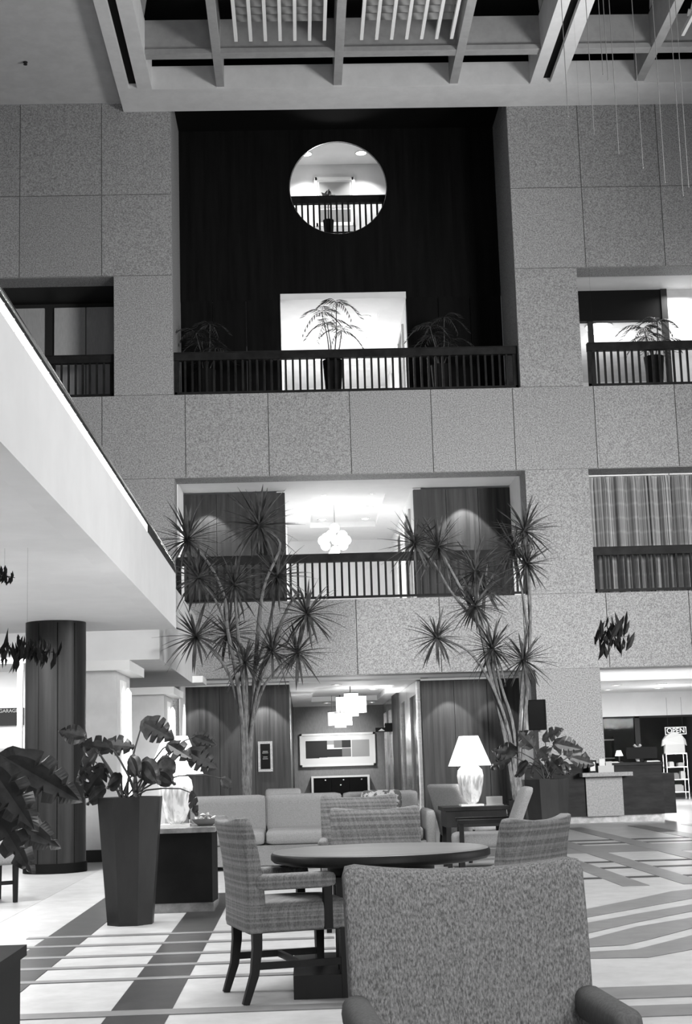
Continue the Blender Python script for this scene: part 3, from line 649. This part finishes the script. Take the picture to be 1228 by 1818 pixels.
for z, m in ((1.62, 'paper'), (1.1, 'grey_paint')): MB().box(-1.05, 1.05, -.2, .2, z-.03, z).build('shelf', m, t)
for x in (-1.05, 1.0): MB().box(x, x+.05, -.2, .2, 0, 1.7).build('side_panel', 'charcoal', t)

# ------------------------------------------------------------------ reception desk
dk = thing('reception_desk', 'dark wooden reception desk with a pale stone panel on its front', 'desk', (5.5, 26.6, 0))
MB().box(-1.5, .98, 0, .75, .13, 1.0).build('body', 'desk_wood', dk)
MB().box(-1.5, 1.0, -.05, .8, 1.0, 1.05).build('counter_top', 'desk_wood', dk)
MB().box(-1.45, 1.0, .12, .7, 0, .13).build('toe_plinth', 'toe_stone', dk)
MB().box(.98, 1.22, .1, 1.1, .13, .84).build('end_return', 'desk_wood', dk)
MB().box(-.42, .24, -.04, .0, .12, .82).build('stone_panel', 'desk_stone', dk)
MB().box(-.52, .38, -.30, .0, .82, .89).build('stone_ledge', 'desk_stone', dk)
p = at(1143, 1354, 26.8)
t = thing('desk_monitor', 'black computer monitor turned away on the reception desk', 'monitor', (p.x, 26.95, 1.05))
MB().box(-.28, .28, -.02, .02, .06, .27).build('screen', 'black', t); MB().box(-.03, .03, 0, .06, .01, .12).build('stand', 'black', t); MB().box(-.12, .12, -.08, .1, 0, .012).build('foot', 'black', t)
t = thing('card_frame', 'small upright card in a dark frame on the stone ledge of the desk', 'frame', (at(1052, 1366, 26.4).x, 26.42, .89))
MB().box(-.07, .07, -.02, .02, 0, .22).build('frame', 'black', t); MB().box(-.045, .045, -.024, -.018, .03, .19).build('card', 'paper', t)
t = thing('leaflet_holder', 'pale leaflet holder with brochures on the stone ledge of the desk', 'holder', (at(1075, 1366, 26.4).x, 26.42, .89))
MB().box(-.14, .14, -.05, .05, 0, .12).build('tray', 'print_light', t); MB().box(-.11, -.01, -.02, .02, .1, .24).build('leaflet', 'paper', t); MB().box(.01, .12, 0, .03, .1, .19).build('leaflet', 'print_light', t)
t = thing('desk_lamp', 'small white lamp glowing on the reception desk', 'lamp', (at(1100, 1350, 27).x, 27.05, 1.05))
MB().lathe([(.07, 0), (.06, .015), (.015, .02), (.015, .16)], 14).build('base', 'charcoal', t); MB().lathe([(.075, .12), (.04, .22)], 18, caps=False).build('lamp_shade', 'drum_lit', t)
t = thing('flower_vase', 'small vase of pale flowers on the reception desk by the monitor', 'vase', (at(1138, 1350, 27).x, 27.25, 1.05))
MB().lathe([(.03, 0), (.05, .06), (.03, .14), (.035, .16)], 14).build('vase', 'lamp_glass', t)
for k in range(6): MB().lathe([(.002, -.03), (.035, 0), (.002, .03)], 8, (.07*math.cos(k*1.05), .07*math.sin(k*1.05), .24+.03*(k % 3))).build('flower', 'paper', t)
for k in range(6): MB().tube([(0, 0, .12), (.07*math.cos(k*1.05), .07*math.sin(k*1.05), .22+.03*(k % 3))], .004, 5).build('flower_stem', 'leaf_palm', t)
for k, (x, wd) in enumerate(((1090, .14), (1157, .24))):
    p = at(x, 1352, 26.75); o = MB().box(-wd/2, wd/2, -.1, .1, 0, .012).box(-wd/2+.01, wd/2-.02, -.09, .08, .012, .022).build('paper_stack', 'paper', None, False, (p.x, 26.75, 1.05))
    tag(o, ('small stack of papers at the left of the reception desk', 'wider stack of papers below the black monitor on the desk')[k], 'paper', 'papers on the reception desk')
# wall display on the pier
t = thing('wall_display', 'black flat display mounted at an angle on the granite pier', 'display', (5.2, 32.2, 2.1), R(-18))
MB().box(-.2, .14, -.04, .06, -.31, .31).build('screen', 'black_gloss', t); MB().box(-.22, .16, -.03, .08, -.33, .33).build('bezel', 'black', t); MB().box(-.03, .03, .06, .35, -.05, .05).build('bracket', 'charcoal', t)

# ------------------------------------------------------------------ seating
def dining_chair(name, label, pos, rz, fabric='plaid', group=None, back_h=.93, wd=.57, wood=True, arms=True):
    t = thing(name, label, 'chair', (pos[0], pos[1], 0), rz, group)
    link('seat', rbox(wd, .55, .15, .045, 6, lambda c: (c.x, c.y+.02, c.z+.425+.02*math.cos(c.x*5)*math.cos(c.y*5)*(c.z > 0))), fabric, t)
    hb_ = back_h-.35
    def bend(c):
        u = (c.z+hb_/2)/hb_
        dip = .028*(1-(2*c.x/wd)**2)*u
        return (c.x*(1+.03*u), c.y*(1-.25*u)-.24-.10*u*u+.035*(2*c.x/wd)**2*u, c.z+hb_/2+.35-dip+.02*u)
    link('backrest', rbox(wd, .11, hb_, .028, 10, bend), fabric, t)
    for s_ in ((-1, 1) if arms else ()):
        x = s_*(wd/2-.01)
        link('armrest', rbox(.075, .44, .085, .035, 5, lambda c: (c.x+x, c.y-.03, c.z+.612)), fabric if wood else 'arm_cloth', t)
        MB().box(x-.02, x+.02, .12, .165, .36, .58).build('arm_post', 'chair_wood', t)
    for s_ in (-1, 1):
        x = s_*(wd/2-.045)
        MB().tube([(x, .235, .38), (x, .235, .0)], [.034, .026], 4, True, R(45)).build('leg', 'chair_wood', t)
        MB().tube([(x, -.235, .40), (x, -.235, .28), (x, -.25, .15), (x, -.30, 0)], [.036, .034, .03, .024], 4, True, R(45)).build('leg', 'chair_wood', t)
        MB().box(x-.012, x+.012, -.24, .235, .17, .205).build('side_stretcher', 'chair_wood', t)
    MB().box(-wd/2+.045, wd/2-.045, -.012, .012, .172, .203).build('cross_stretcher', 'chair_wood', t)
    return t
G1 = 'plaid armchairs around the round table'
dining_chair('dining_armchair', 'plaid upholstered armchair seen from the side left of the round table', (-.09, 8.17), R(-75), group=G1)
dining_chair('dining_armchair', 'plaid upholstered armchair on the far side of the round table facing the camera', (.47, 9.45), R(180), group=G1, back_h=.91)
dining_chair('dining_armchair', 'plaid upholstered armchair right of the round table showing its back', (.94, 7.66), R(50), group=G1, back_h=.91)
dining_chair('dining_armchair', 'plaid armchair half hidden directly behind the far chair of the round table', (.42, 11.2), R(178), group='plaid armchairs farther back', back_h=.95)
dining_chair('tweed_armchair', 'large tweed armchair in the foreground with its back rising from the bottom edge', (.42, 3.55), R(183), 'tweed', back_h=.945, wd=.60, wood=False)
dining_chair('dining_armchair', 'pale chair cut off by the left edge beyond the drooping leaves', (-3.05, 14.4), R(-60), 'armchair_fabric', arms=False)
# round table
t = thing('round_table', 'round dark wooden table on a square plinth amid the plaid chairs', 'table', (.43, 8.42, 0))
MB().lathe([(.55, .665), (.60, .675), (.615, .69), (.615, .715), (.607, .726)], 72).build('table_edge', 'chair_wood', t, True); MB().lathe([(.607, .724), (.60, .73), (.57, .731)], 72).build('tabletop', 'table_wood_sheen', t, True)
MB().lathe([(.30, .60), (.30, .67)], 48).build('apron', 'chair_wood', t, True)
MB().box(-.5, .42, -.44, .48, 0, .12).build('plinth', 'chair_wood', t)
for sx in (-.2, .2):
    for sy_ in (-.2, .2): MB().box(sx-.06, sx+.06, sy_-.06, sy_+.06, .12, .60).build('post', 'chair_wood', t)
# sofa
t = thing('sofa', 'long grey upholstered sofa in front of the left tall plant', 'sofa', (.02, 18.0, 0))
MB().box(-1.42, 1.42, -.45, .45, .05, .28).build('base', 'sofa_fabric', t)
for k in range(3):
    x = -.93+.93*k
    link('seat_cushion', rbox(.92, .78, .17, .06, 6, lambda c: (c.x+x, c.y-.1, c.z+.365)), 'sofa_fabric', t)
    link('back_cushion', rbox(.92, .2, .46, .05, 6, lambda c: (c.x+x, c.y+.30-.1*(c.z), c.z+.62)), 'sofa_fabric', t)
for s_ in (-1, 1): link('arm', rbox(.13, .92, .60, .05, 5, lambda c: (c.x+s_*1.48, c.y, c.z+.33)), 'sofa_fabric', t)
for sx in (-1.35, 1.35):
    for sy_ in (-.4, .4): MB().box(sx-.03, sx+.03, sy_-.03, sy_+.03, 0, .05).build('foot', 'chair_wood', t)
o = link('throw_cushion', rbox(.5, .14, .34, .07, 6), 'cushion_print', None, (.95, 18.02, .70)); o.rotation_euler = (R(-8), 0, 0); tag(o, 'floral patterned cushion at the right end of the grey sofa', 'cushion')
# lounge armchairs with dark wooden arms
def lounge(label, pos, rz, h=.92, arms=True):
    t = thing('lounge_chair', label, 'chair', (pos[0], pos[1], 0), rz, 'pale lounge chairs by the lamp table'); hb_ = h-.3
    link('seat', rbox(.54, .56, .14, .05, 6, lambda c: (c.x, c.y+.03, c.z+.42)), 'armchair_fabric', t)
    link('backrest', rbox(.52, .11, hb_, .045, 7, lambda c: (c.x, c.y-.24-.22*max(0,(c.z+hb_/2)/hb_)**1.3, c.z+hb_/2+.3)), 'armchair_fabric', t)
    for s_ in (-1, 1):
        if arms:
            MB().box(s_*.30-.03, s_*.30+.03, -.28, .26, .585, .625).build('armrest', 'rail_wood', t); MB().box(s_*.30-.022, s_*.30+.022, .2, .245, 0, .585).build('leg', 'chair_wood', t)
        else: MB().box(s_*.25-.02, s_*.25+.02, .22, .26, 0, .36).build('leg', 'chair_wood', t)
        MB().tube([(s_*.24, -.24, .38), (s_*.24, -.30, 0)], [.03, .022], 4, True, R(45)).build('leg', 'chair_wood', t)
    return t
lounge('pale lounge chair with dark arms facing left beside the lamp table', (1.78, 14.8), R(86))
lounge('pale armless chair with its back to us left of the right lamp', (2.02, 18.0), R(-48), arms=False)
lounge('pale chair just showing its top behind the grey sofa', (-.28, 21.3), R(180), h=.86, arms=False)
# end tables
t = thing('lamp_table', 'dark square end table carrying the right table lamp', 'table', (1.93, 16.9, 0))
MB().box(-.37, .37, -.32, .32, .64, .68).build('tabletop', 'rail_wood', t); MB().box(-.34, .34, -.29, .29, .46, .64).build('drawer_box', 'chair_wood', t)
for sx in (-.31, .31):
    for sy_ in (-.26, .26): MB().box(sx-.025, sx+.025, sy_-.025, sy_+.025, 0, .46).build('leg', 'chair_wood', t)
o = MB().box(-.09, .09, -.02, .02, 0, .10).box(-.1, .1, -.05, .05, 0, .01).build('folded_card', 'paper', None, False, (2.17, 16.85, .68)); tag(o, 'white folded card on the right lamp table', 'card')
t = thing('lamp_console', 'black console cabinet with pale top behind the octagonal planter', 'cabinet', (-1.02, 13.1, 0))
b = MB().prism([(-.30, -.3), (.24, -.3), (.27, 0), (.24, .45), (-.30, .45)], .08, .66); b.build('body', 'planter_black', t)
MB().box(-.31, .27, -.32, .47, .66, .70).build('top', 'toe_stone', t); MB().box(-.29, .25, -.29, .44, 0, .08).build('plinth', 'toe_stone', t)
def lamp(label, pos):
    t = thing('table_lamp', label, 'lamp', pos, 0, 'white table lamps with glass bodies')
    MB().box(-.13, .13, -.13, .13, 0, .02).build('base', 'white_trim', t)
    MB().lathe([(.05, .02), (.085, .05), (.12, .14), (.145, .26), (.152, .34), (.14, .40), (.10, .44), (.06, .455)], 28).build('glass_body', 'lamp_glass', t, True)
    MB().tube([(0, 0, .45), (0, 0, .5)], .02, 8).build('neck', 'steel', t)
    MB().lathe([(.245, .45), (.11, .785), (.105, .785), (.24, .45)], 40, caps=False).build('lamp_shade', 'shade_lit', t, True)
    o = point('lamp_glow', (pos[0], pos[1], pos[2]+.6), 16, .06)
lamp('white glass table lamp on the end table between the pale chairs', (1.92, 16.95, .68))
lamp('white glass table lamp on the black console behind the planter', (-1.12, 13.25, .70))
t = thing('potpourri_bowl', 'shallow bowl of pale dried petals beside the left table lamp', 'bowl', (-.86, 13.2, .70))
MB().lathe([(.06, 0), (.10, .03), (.12, .06), (.11, .06), (.09, .03)], 18).build('bowl', 'print_mid', t, True)
for k in range(26):
    a = random.uniform(0, 6.28); r_ = .1*math.sqrt(random.random()); z = .06+.06*(1-r_/.1)*random.random(); q = random.uniform(.015, .028)
    o = MB().lathe([(.002, -q*.4), (q, 0), (.002, q*.5)], 6).build('petal', ('print_light', 'white_mat')[k % 2], t, False, (r_*math.cos(a), r_*math.sin(a), z)); o.rotation_euler = (random.uniform(-1, 1), random.uniform(-1, 1), 0)
# things at the left edge
t = thing('side_table', 'dark table corner at the bottom left edge', 'table', (-1.33, 5.55, 0))
MB().box(-.4, .27, -.35, .25, .53, .57).build('tabletop', 'chair_wood', t); MB().box(-.38, .25, -.33, .23, .08, .53).build('body', 'chair_wood', t); MB().box(-.34, .21, -.29, .19, 0, .08).build('plinth', 'black', t)

# ------------------------------------------------------------------ plants
def blade_mesh(name, ln, wd, droop, n=7):
    b = MB(); prev = None
    for k in range(n+1):
        u = k/n; ww = wd*(.55+1.2*u-1.0*u*u)*(1-u**4)*.9+.0015
        x = ln*u; z = -droop*ln*u*u
        rg = b.ring([(x, -ww, z+ww*.35), (x, 0, z), (x, ww, z+ww*.35), (x, 0, z+.004)])
        if prev: b.skin(prev, rg)
        prev = rg
    return b.mesh(name)
BLADES = [blade_mesh('blade', 1, .042, d) for d in (.04, .12, .22)]
def orient(d):
    d = d.normalized(); return d.to_track_quat('X', 'Z')
def dracaena(label, base, pot_r, pot_h, stems, rosettes, per, rr, trunk=()):
    t = thing('dracaena', label, 'plant', base, 0, 'tall branching dracaenas'); B = Vector(base)
    MB().lathe([(pot_r*.75, 0), (pot_r, pot_h), (pot_r*.92, pot_h), (pot_r*.9, pot_h-.05)], 4, phase=R(45)).build('planter', 'planter_black', t)
    MB().lathe([(pot_r*.85, pot_h-.06), (pot_r*.3, pot_h-.03)], 12).build('soil', 'soil', t)
    for pts, r0, r1 in stems:
        P = [Vector(p)-B for p in pts]; Q = []
        for i in range(len(P)-1):
            for s_ in range(4):
                u = s_/4; p0, p1, p2, p3 = P[max(i-1, 0)], P[i], P[i+1], P[min(i+2, len(P)-1)]
                Q.append(.5*((2*p1)+(p2-p0)*u+(2*p0-5*p1+4*p2-p3)*u*u+(3*p1-p0-3*p2+p3)*u**3))
        Q.append(P[-1]); n = len(Q)
        MB().tube(Q, [r0+(r1-r0)*k/(n-1) for k in range(n)], 7).build('stem', 'bark', t, True)
    for pts, r0, r1 in trunk: MB().tube([Vector(p)-B for p in pts], [r0, (r0+r1)/2, r1], 10).build('trunk', 'bark', t, True)
    fine = MB()
    for c, k_ in rosettes:
        c = Vector(c)-B; N = per+42
        for k in range(N):
            ga = math.pi*(3-5**.5)*k+random.random()*.5; zz = 1-1.85*(k+.5)/N
            d = Vector((math.cos(ga)*math.sqrt(max(0, 1-zz*zz)), math.sin(ga)*math.sqrt(max(0, 1-zz*zz)), zz+.05+random.uniform(-.12, .12)))
            ln = rr*k_*random.uniform(.72, 1.12)
            q = orient(d)
            if k % 2 == 0 and k//2 < per:
                o = link('leaf', random.choice(BLADES), 'leaf_dracaena', t, c); o.rotation_mode = 'QUATERNION'; o.rotation_quaternion = q; o.scale = (ln, ln*1.05, ln)
            else:
                me = BLADES[k % 3]; n0 = len(fine.v)
                for v in me.vertices: fine.v.append(c+q @ (Vector(v.co)*ln))
                for p in me.polygons: fine.f.append(tuple(n0+i for i in p.vertices))
    o = fine.build('fine_leaves', 'leaf_dracaena', t); o['kind'] = 'stuff'
YL = 24.0
def A(pts, Y, dy=0): return [at(x, y, Y+dy*k/max(1, len(pts)-1)) for k, (x, y) in enumerate(pts)]
bl = at(437, 1430, YL); bl.z = 0
L_st = [(A([(434, 1425), (430, 1290), (420, 1200), (404, 1120), (398, 1060), (370, 1000), (333, 959)], YL, -.5), .045, .02),
        (A([(441, 1425), (446, 1290), (452, 1200), (462, 1080), (472, 1030), (497, 965), (460, 934)], YL, .3), .045, .02),
        (A([(437, 1425), (436, 1280), (428, 1180), (420, 1100), (415, 1039)], YL, -.3), .04, .02),
        (A([(404, 1120), (385, 1070), (352, 1027)], YL-.25, -.1), .022, .018),
        (A([(452, 1190), (478, 1110), (492, 1024)], YL+.1, .3), .026, .02),
        (A([(442, 1330), (458, 1210), (492, 1120), (530, 1050), (545, 1091)], YL, -.4), .03, .018),
        (A([(430, 1290), (408, 1200), (372, 1150), (348, 1131)], YL, -.4), .03, .018),
        (A([(434, 1300), (424, 1220), (404, 1127)], YL, .3), .03, .018),
        (A([(442, 1320), (456, 1230), (484, 1158)], YL, -.3), .03, .018),
        (A([(445, 1300), (470, 1215), (528, 1160)], YL, .2), .03, .018),
        (A([(438, 1300), (438, 1230), (435, 1177)], YL, -.1), .03, .018)]
L_ro = [(s_[0][-1], k) for s_, k in zip(L_st, (1.05, 1.15, 1.0, 1.0, 1.0, 1.0, 1.0, 1.0, .9, .95, .9))]
dracaena('tall branching dracaena left of the corridor behind the sofa', bl, .3, .55, L_st, L_ro, 25, .66, [(A([(437, 1425), (437, 1375), (436, 1320)], YL), .085, .06)])
YR = 25.0
br = at(922, 1450, YR); br.z = 0
R_st = [(A([(916, 1440), (896, 1310), (868, 1190), (850, 1110), (815, 1040), (778, 971)], YR, -.4), .05, .02),
        (A([(850, 1110), (800, 1050), (770, 1000), (736, 965)], YR-.25, -.2), .025, .018),
        (A([(850, 1110), (848, 1060), (843, 1015)], YR-.25, .2), .025, .02),
        (A([(918, 1440), (905, 1310), (872, 1215), (830, 1155), (775, 1133)], YR, -.5), .035, .018),
        (A([(919, 1440), (912, 1300), (890, 1220), (874, 1153)], YR, -.2), .04, .02),
        (A([(922, 1440), (922, 1300), (926, 1220), (929, 1173)], YR, -.4), .04, .02),
        (A([(925, 1440), (930, 1300), (940, 1150), (940, 1050), (931, 943)], YR, .3), .045, .02),
        (A([(938, 1130), (925, 1040), (911, 976)], YR+.2, .2), .025, .02),
        (A([(900, 1320), (878, 1200), (856, 1120), (861, 1046)], YR, .3), .035, .02),
        (A([(855, 1130), (848, 1100), (843, 1077)], YR-.2, -.3), .025, .02),
        (A([(940, 1100), (938, 1050), (935, 1002)], YR+.3, -.3), .025, .02)]
R_ro = [(s_[0][-1], k) for s_, k in zip(R_st, (1.0, .95, 1.05, .95, 1.0, 1.0, 1.0, .9, .95, .95, .9))]
dracaena('tall branching dracaena beside the granite pier on the right', br, .28, .5, R_st, R_ro, 25, .64, [(A([(921, 1440), (914, 1385), (906, 1320)], YR), .10, .08)])

def monstera_mesh(name, notches=4, heart=.25):
    """split leaf lying in XY, base at the origin, tip at +X, unit length, with a midrib fold"""
    pts = []
    n = 26
    def outline(u):   # half width
        return .42*math.sin(math.pi*min(1, u**.75))**.8*(1-.25*u)+.0
    b = MB(); top = []
    for s_ in (1, -1):
        rows = []
        for k in range(n+1):
            u = k/n; wd = outline(u)
            ph = (u*notches*1.0) % 1.0
            if .18 < u < .9 and ph > .80: wd *= .45
            x = u-heart*.35*(1 if u < .12 else 0)*(wd > .01)
            rows.append(((u, 0, .0), (u+.06*wd, s_*wd*.5, .10*wd), (u+.12*wd-(.10 if u < .1 else 0), s_*wd, .06*wd-.12*u*u)))
        ids = [[b.ring([p])[0] for p in r] for r in rows]
        for k in range(n):
            for j in range(2):
                q = (ids[k][j], ids[k+1][j], ids[k+1][j+1], ids[k][j+1]); b.f.append(q if s_ > 0 else q[::-1])
    return b.mesh(name)
ML = [monstera_mesh('split_leaf', 3.4), monstera_mesh('split_leaf', 5.3), monstera_mesh('split_leaf', 1)]
def monstera(label, base, leaves, planter=None, mats=('leaf_monstera', 'stem_dark'), root=None, group=None, name='monstera', wide=1.0):
    t = thing(name, label, 'plant', base, 0, group); B = Vector(base)
    if planter: planter(t)
    rz = root or 1.0
    for (p, ln, dirv, roll, kind) in leaves:
        p = Vector(p)-B; d = Vector(dirv).normalized(); q = d.to_track_quat('X', 'Z') @ Euler((R(roll), 0, 0)).to_quaternion()
        o = link('leaf', ML[kind], mats[0], t, p); o.rotation_mode = 'QUATERNION'; o.rotation_quaternion = q; o.scale = (ln, ln*wide, ln)
        s0 = Vector((random.uniform(-.08, .08), random.uniform(-.08, .08), rz-.03)); mid = s0.lerp(p, .55)+Vector((0, 0, .12*(p-s0).length))
        MB().tube([s0, s0.lerp(mid, .5)+Vector((0, 0, .03)), mid, mid.lerp(p, .6)+Vector((0, 0, .02)), p], [.009, .008, .007, .006, .004], 6).build('leaf_stem', mats[1], t, True)
    return t
def octagon(r0, r1, h):
    def f(t):
        MB().lathe([(r0, 0), (r1, h), (r1*.9, h), (r1*.88, h-.06)], 8, phase=R(22.5)).build('planter', 'bronze_planter', t)
        MB().lathe([(r1*.86, h-.06), (r1*.3, h-.02)], 16).build('soil', 'soil', t)
    return f
YP = 12.1
pl = []
for (x, y, ln, dx, dz, roll, k, dY) in ((255, 1283, .30, 1, -.55, 75, 1, -.1), (195, 1328, .26, -1, .18, 60, 0, 0), (190, 1322, .24, 1, -.1, 70, 0, .1), (170, 1335, .30, -.5, -.8, 60, 0, -.1), (185, 1362, .30, -.6, -.9, 80, 0, 0), (232, 1345, .22, .3, -.6, 70, 2, -.15), (255, 1352, .26, .5, -.7, 80, 2, -.2), (300, 1322, .24, .8, -.5, 60, 0, 0), (335, 1335, .28, .9, -.55, 70, 1, .05), (340, 1408, .20, .2, -1, 80, 0, -.1), (150, 1308, .22, -1, .25, 85, 1, 0), (345, 1308, .2, 1, -.4, 80, 1, .1), (185, 1400, .2, -.8, -.7, 70, 2, -.15), (395, 1382, .12, .6, -.7, 70, 2, 0), (215, 1380, .2, -.4, -.3, 80, 2, -.2), (280, 1372, .2, .6, -.4, 80, 2, -.1), (240, 1372, .22, 0, -.8, 75, 0, -.2), (290, 1345, .2, .4, -.9, 60, 2, 0), (160, 1350, .22, -.4, -.9, 50, 1, .1)):
    pl.append((at(x, y, YP+dY), ln, (dx, -.35+dY, dz), roll, k))
monstera('split leaf monstera in a tall octagonal dark planter beside the left lamp', (-1.385, 12.05, 0), pl, octagon(.19, .27, .99))
YQ = 16.5; pl = []
for (x, y, ln, dx, dz, roll, k, dY) in ((915, 1335, .30, -1, .1, 60, 1, 0), (905, 1345, .28, -.9, -.4, 60, 0, .1), (945, 1325, .30, -.5, .5, 60, 0, -.1), (965, 1312, .26, .5, .3, 60, 0, 0), (985, 1320, .30, .9, -.25, 70, 1, -.1), (1005, 1332, .30, 1, -.5, 60, 0, .1), (950, 1345, .28, -.3, -.7, 60, 0, -.2), (975, 1345, .28, .4, -.6, 70, 0, -.2), (1015, 1345, .26, 1, -.35, 60, 1, 0), (935, 1355, .24, -.7, -.6, 70, 2, -.1), (960, 1330, .26, .1, -.3, 40, 0, -.25), (990, 1355, .2, .6, -.6, 70, 2, -.1)):
    pl.append((at(x, y, YQ+dY), ln, (dx, -.35+dY, dz), roll, k))
pq = at(968, 1400, YQ)
monstera('leafy monstera in a dark planter in front of the reception desk', (pq.x, YQ, 0), pl, octagon(.19, .27, .96))
# drooping plant cut by the left edge
pl = []
for (x, y, ln, dx, dz, roll, k, dY) in ((10, 1345, .42, .95, -.55, 78, 1, 0), (-20, 1355, .40, .7, -.9, 70, 1, -.2), (-10, 1440, .36, .9, -.5, 75, 0, .1), (-30, 1400, .36, .9, -.6, 60, 1, .2), (0, 1455, .30, .6, -.9, 80, 0, -.1)):
    pl.append((at(x, y, 7+dY), ln, (dx, -.2+dY, dz), roll, k))
monstera('large drooping split leaf plant cut off by the left edge', (-1.72, 7.1, 0), pl, octagon(.17, .24, .8), root=.8, wide=.7)

# palms on the third storey
def palm(label, pos, h, fr, pot_h=.85, lean=.25, name='potted_palm'):
    t = thing(name, label, 'plant', pos, 0, 'potted palms on the third storey')
    MB().lathe([(.17, 0), (.24, pot_h), (.21, pot_h), (.2, pot_h-.05)], 16).build('planter', 'planter_black', t); MB().lathe([(.2, pot_h-.05), (.05, pot_h-.03)], 12).build('soil', 'soil', t)
    for k in range(4):
        a = k*1.6+.4; top = Vector((lean*math.cos(a), lean*math.sin(a)*.6, h*(.72+.09*k)))
        base = Vector((.06*math.cos(a), .06*math.sin(a), pot_h-.05)); MB().tube([base, base.lerp(top, .5)+Vector((.03, 0, 0)), top], [.016, .013, .009], 6).build('stem', 'stem_dark', t, True)
        for j in range(fr):
            b = MB(); aa = a+j*2*math.pi/fr+random.uniform(-.3, .3); up = random.uniform(.2, .9); ln = random.uniform(.38, .6)
            D = Vector((math.cos(aa), math.sin(aa), 0)); sd = Vector((-math.sin(aa), math.cos(aa), 0)); pts = []
            for i in range(9):
                u = i/8; pts.append(top+D*ln*u+Vector((0, 0, ln*(up*u-1.0*u*u))))
            b.tube(pts, [.006]*8+[.002], 4)
            for i in range(1, 9):
                for s_ in (-1, 1):
                    p = pts[i]; L_ = .2*(1-.55*abs(i/8-.4)); tip = p+(sd*s_*.8+D*.7+Vector((0, 0, -.35)))*L_; wv = D*.014
                    n = len(b.v); b.v += [tuple(p-wv), tuple(p+wv), tuple((p+tip)/2+wv*1.3), tuple(tip), tuple((p+tip)/2-wv*1.3)]; b.f += [(n, n+1, n+2, n+3, n+4)]
            b.build('frond', 'leaf_palm', t)
palm('slender potted palm silhouetted in the bright third storey corridor mouth', (at(592, 690, 33.3).x, 33.35, L3), 2.35, 6, .95)
palm('dim potted palm behind the left part of the third storey balustrade', (at(365, 690, 33.4).x, 33.6, L3), 1.95, 6)
palm('dim potted palm behind the right part of the third storey balustrade', (at(785, 690, 33.4).x, 33.6, L3), 2.0, 6)
palm('bushy potted palm behind the balustrade of the bright room at right', (at(1165, 680, 33.3).x, 33.4, L3), 1.75, 8, .9)
# small plant in the round window
t = thing('small_plant', 'small dark leafy plant rising behind the rail in the round window', 'plant', (at(582, 352, 35.6).x, 35.75, L4)); 
MB().lathe([(.1, 0), (.14, .6), (.12, .6)], 14).build('planter', 'planter_black', t)
hz = at(582, 346, 35.75).z-L4
for k, (dx, dz) in enumerate(((-.14, .1), (.12, .02), (.02, .16), (.16, -.06), (-.06, .03))):
    o = link('leaf', ML[2], 'leaf_dry', t, (0, 0, hz-.06)); o.rotation_mode = 'QUATERNION'; o.rotation_quaternion = Vector((dx, -.05, dz)).to_track_quat('X', 'Z'); o.scale = (.2, .24, .2)
MB().tube([(0, 0, .58), (.01, 0, hz-.05)], .015, 6).build('stem', 'stem_dark', t)

# hanging strings of the ceiling sculpture and the dark leaf clusters
for k, (x, y) in enumerate(((1008, 205), (1054, 236), (1098, 270), (1141, 296), (1180, 322), (1212, 345), (1222, 330), (1070, 130), (1079, 140))):
    p = at(x, y, 22); Lh = 16.46-p.z
    o = MB().tube([(0, 0, 0), (0, 0, Lh)], .006, 6).lathe([(.002, -.03), (.012, -.015), (.002, 0)], 8).build('hanging_string', 'cord', None, False, p)
    o.data.materials[0] = M['cord']
    tag(o, ('leftmost and shortest thin pale string hanging below the ceiling frame', 'second thin pale string from the left below the ceiling frame', 'third thin pale string from the left below the ceiling frame', 'fourth thin pale string from the left below the ceiling frame', 'fifth thin pale string from the left below the ceiling frame', 'long thin pale string close to the right edge', 'last thin pale string at the right edge', 'left one of the twin short strings inside the right coffer', 'right one of the twin short strings inside the right coffer')[k], 'string', 'thin strings hanging from the ceiling')
def cluster(label, px, py, Y, wpx, hpx, n, top=16.4):
    p = at(px, py, Y); k = Y/F_PX
    t = thing('hanging_cluster', label, 'hanging ornament', p, 0, 'dark hanging leaf clusters')
    MB().tube([(0, 0, 0), (0, 0, top-p.z)], .0006, 4).build('wire', 'leaf_dry', t)
    b0_ = MB()
    for i in range(n):
        a = max(-1.1, min(1.1, random.gauss((-.45, .1, .55)[i % 3], .28))); c = max(-1, min(1.1, random.gauss(-.15+.35*(i % 3 == 1), .42)))
        pos = Vector((a*wpx*k*.42, random.uniform(-.4, .4)*wpx*k*.5, c*hpx*k*.34))
        s_ = random.uniform(.08, .21)*hpx*k*1.3
        me = MB(); me.v = [(0, 0, s_), (s_*.22, .01, .25*s_), (s_*.28, 0, -.3*s_), (s_*.05, .02, -s_), (-s_*.25, 0, -.4*s_), (-s_*.2, -.01, .35*s_), (0, .05*s_+.008, 0), (0, -.05*s_-.008, 0)]
        me.f = [(i0, (i0+1) % 6, 6) for i0 in range(6)]+[((i0+1) % 6, i0, 7) for i0 in range(6)]
        o = me.build('hanging_leaf', 'leaf_dry', t, False, pos); o.rotation_euler = (random.uniform(-.3, .3), random.uniform(-.5, .5), random.uniform(0, 3))
    for i in range(5):
        pos = Vector(((i/4-.5)*wpx*k*.8, 0, -.02)); MB().tube([(0, 0, hpx*k*.1), (0, 0, 0), tuple(pos)], .003, 4).build('twig', 'leaf_dry', t)
cluster('dark ragged leaf cluster hanging before the granite at right', 1084, 1128, 18, 74, 78, 54)
cluster('large dark leaf cluster hanging before the column at left', 48, 1155, 12, 120, 76, 84, 3.03)
cluster('small dark leaf cluster at the left edge against the white parapet', 8, 1022, 12, 46, 44, 30, 3.03)
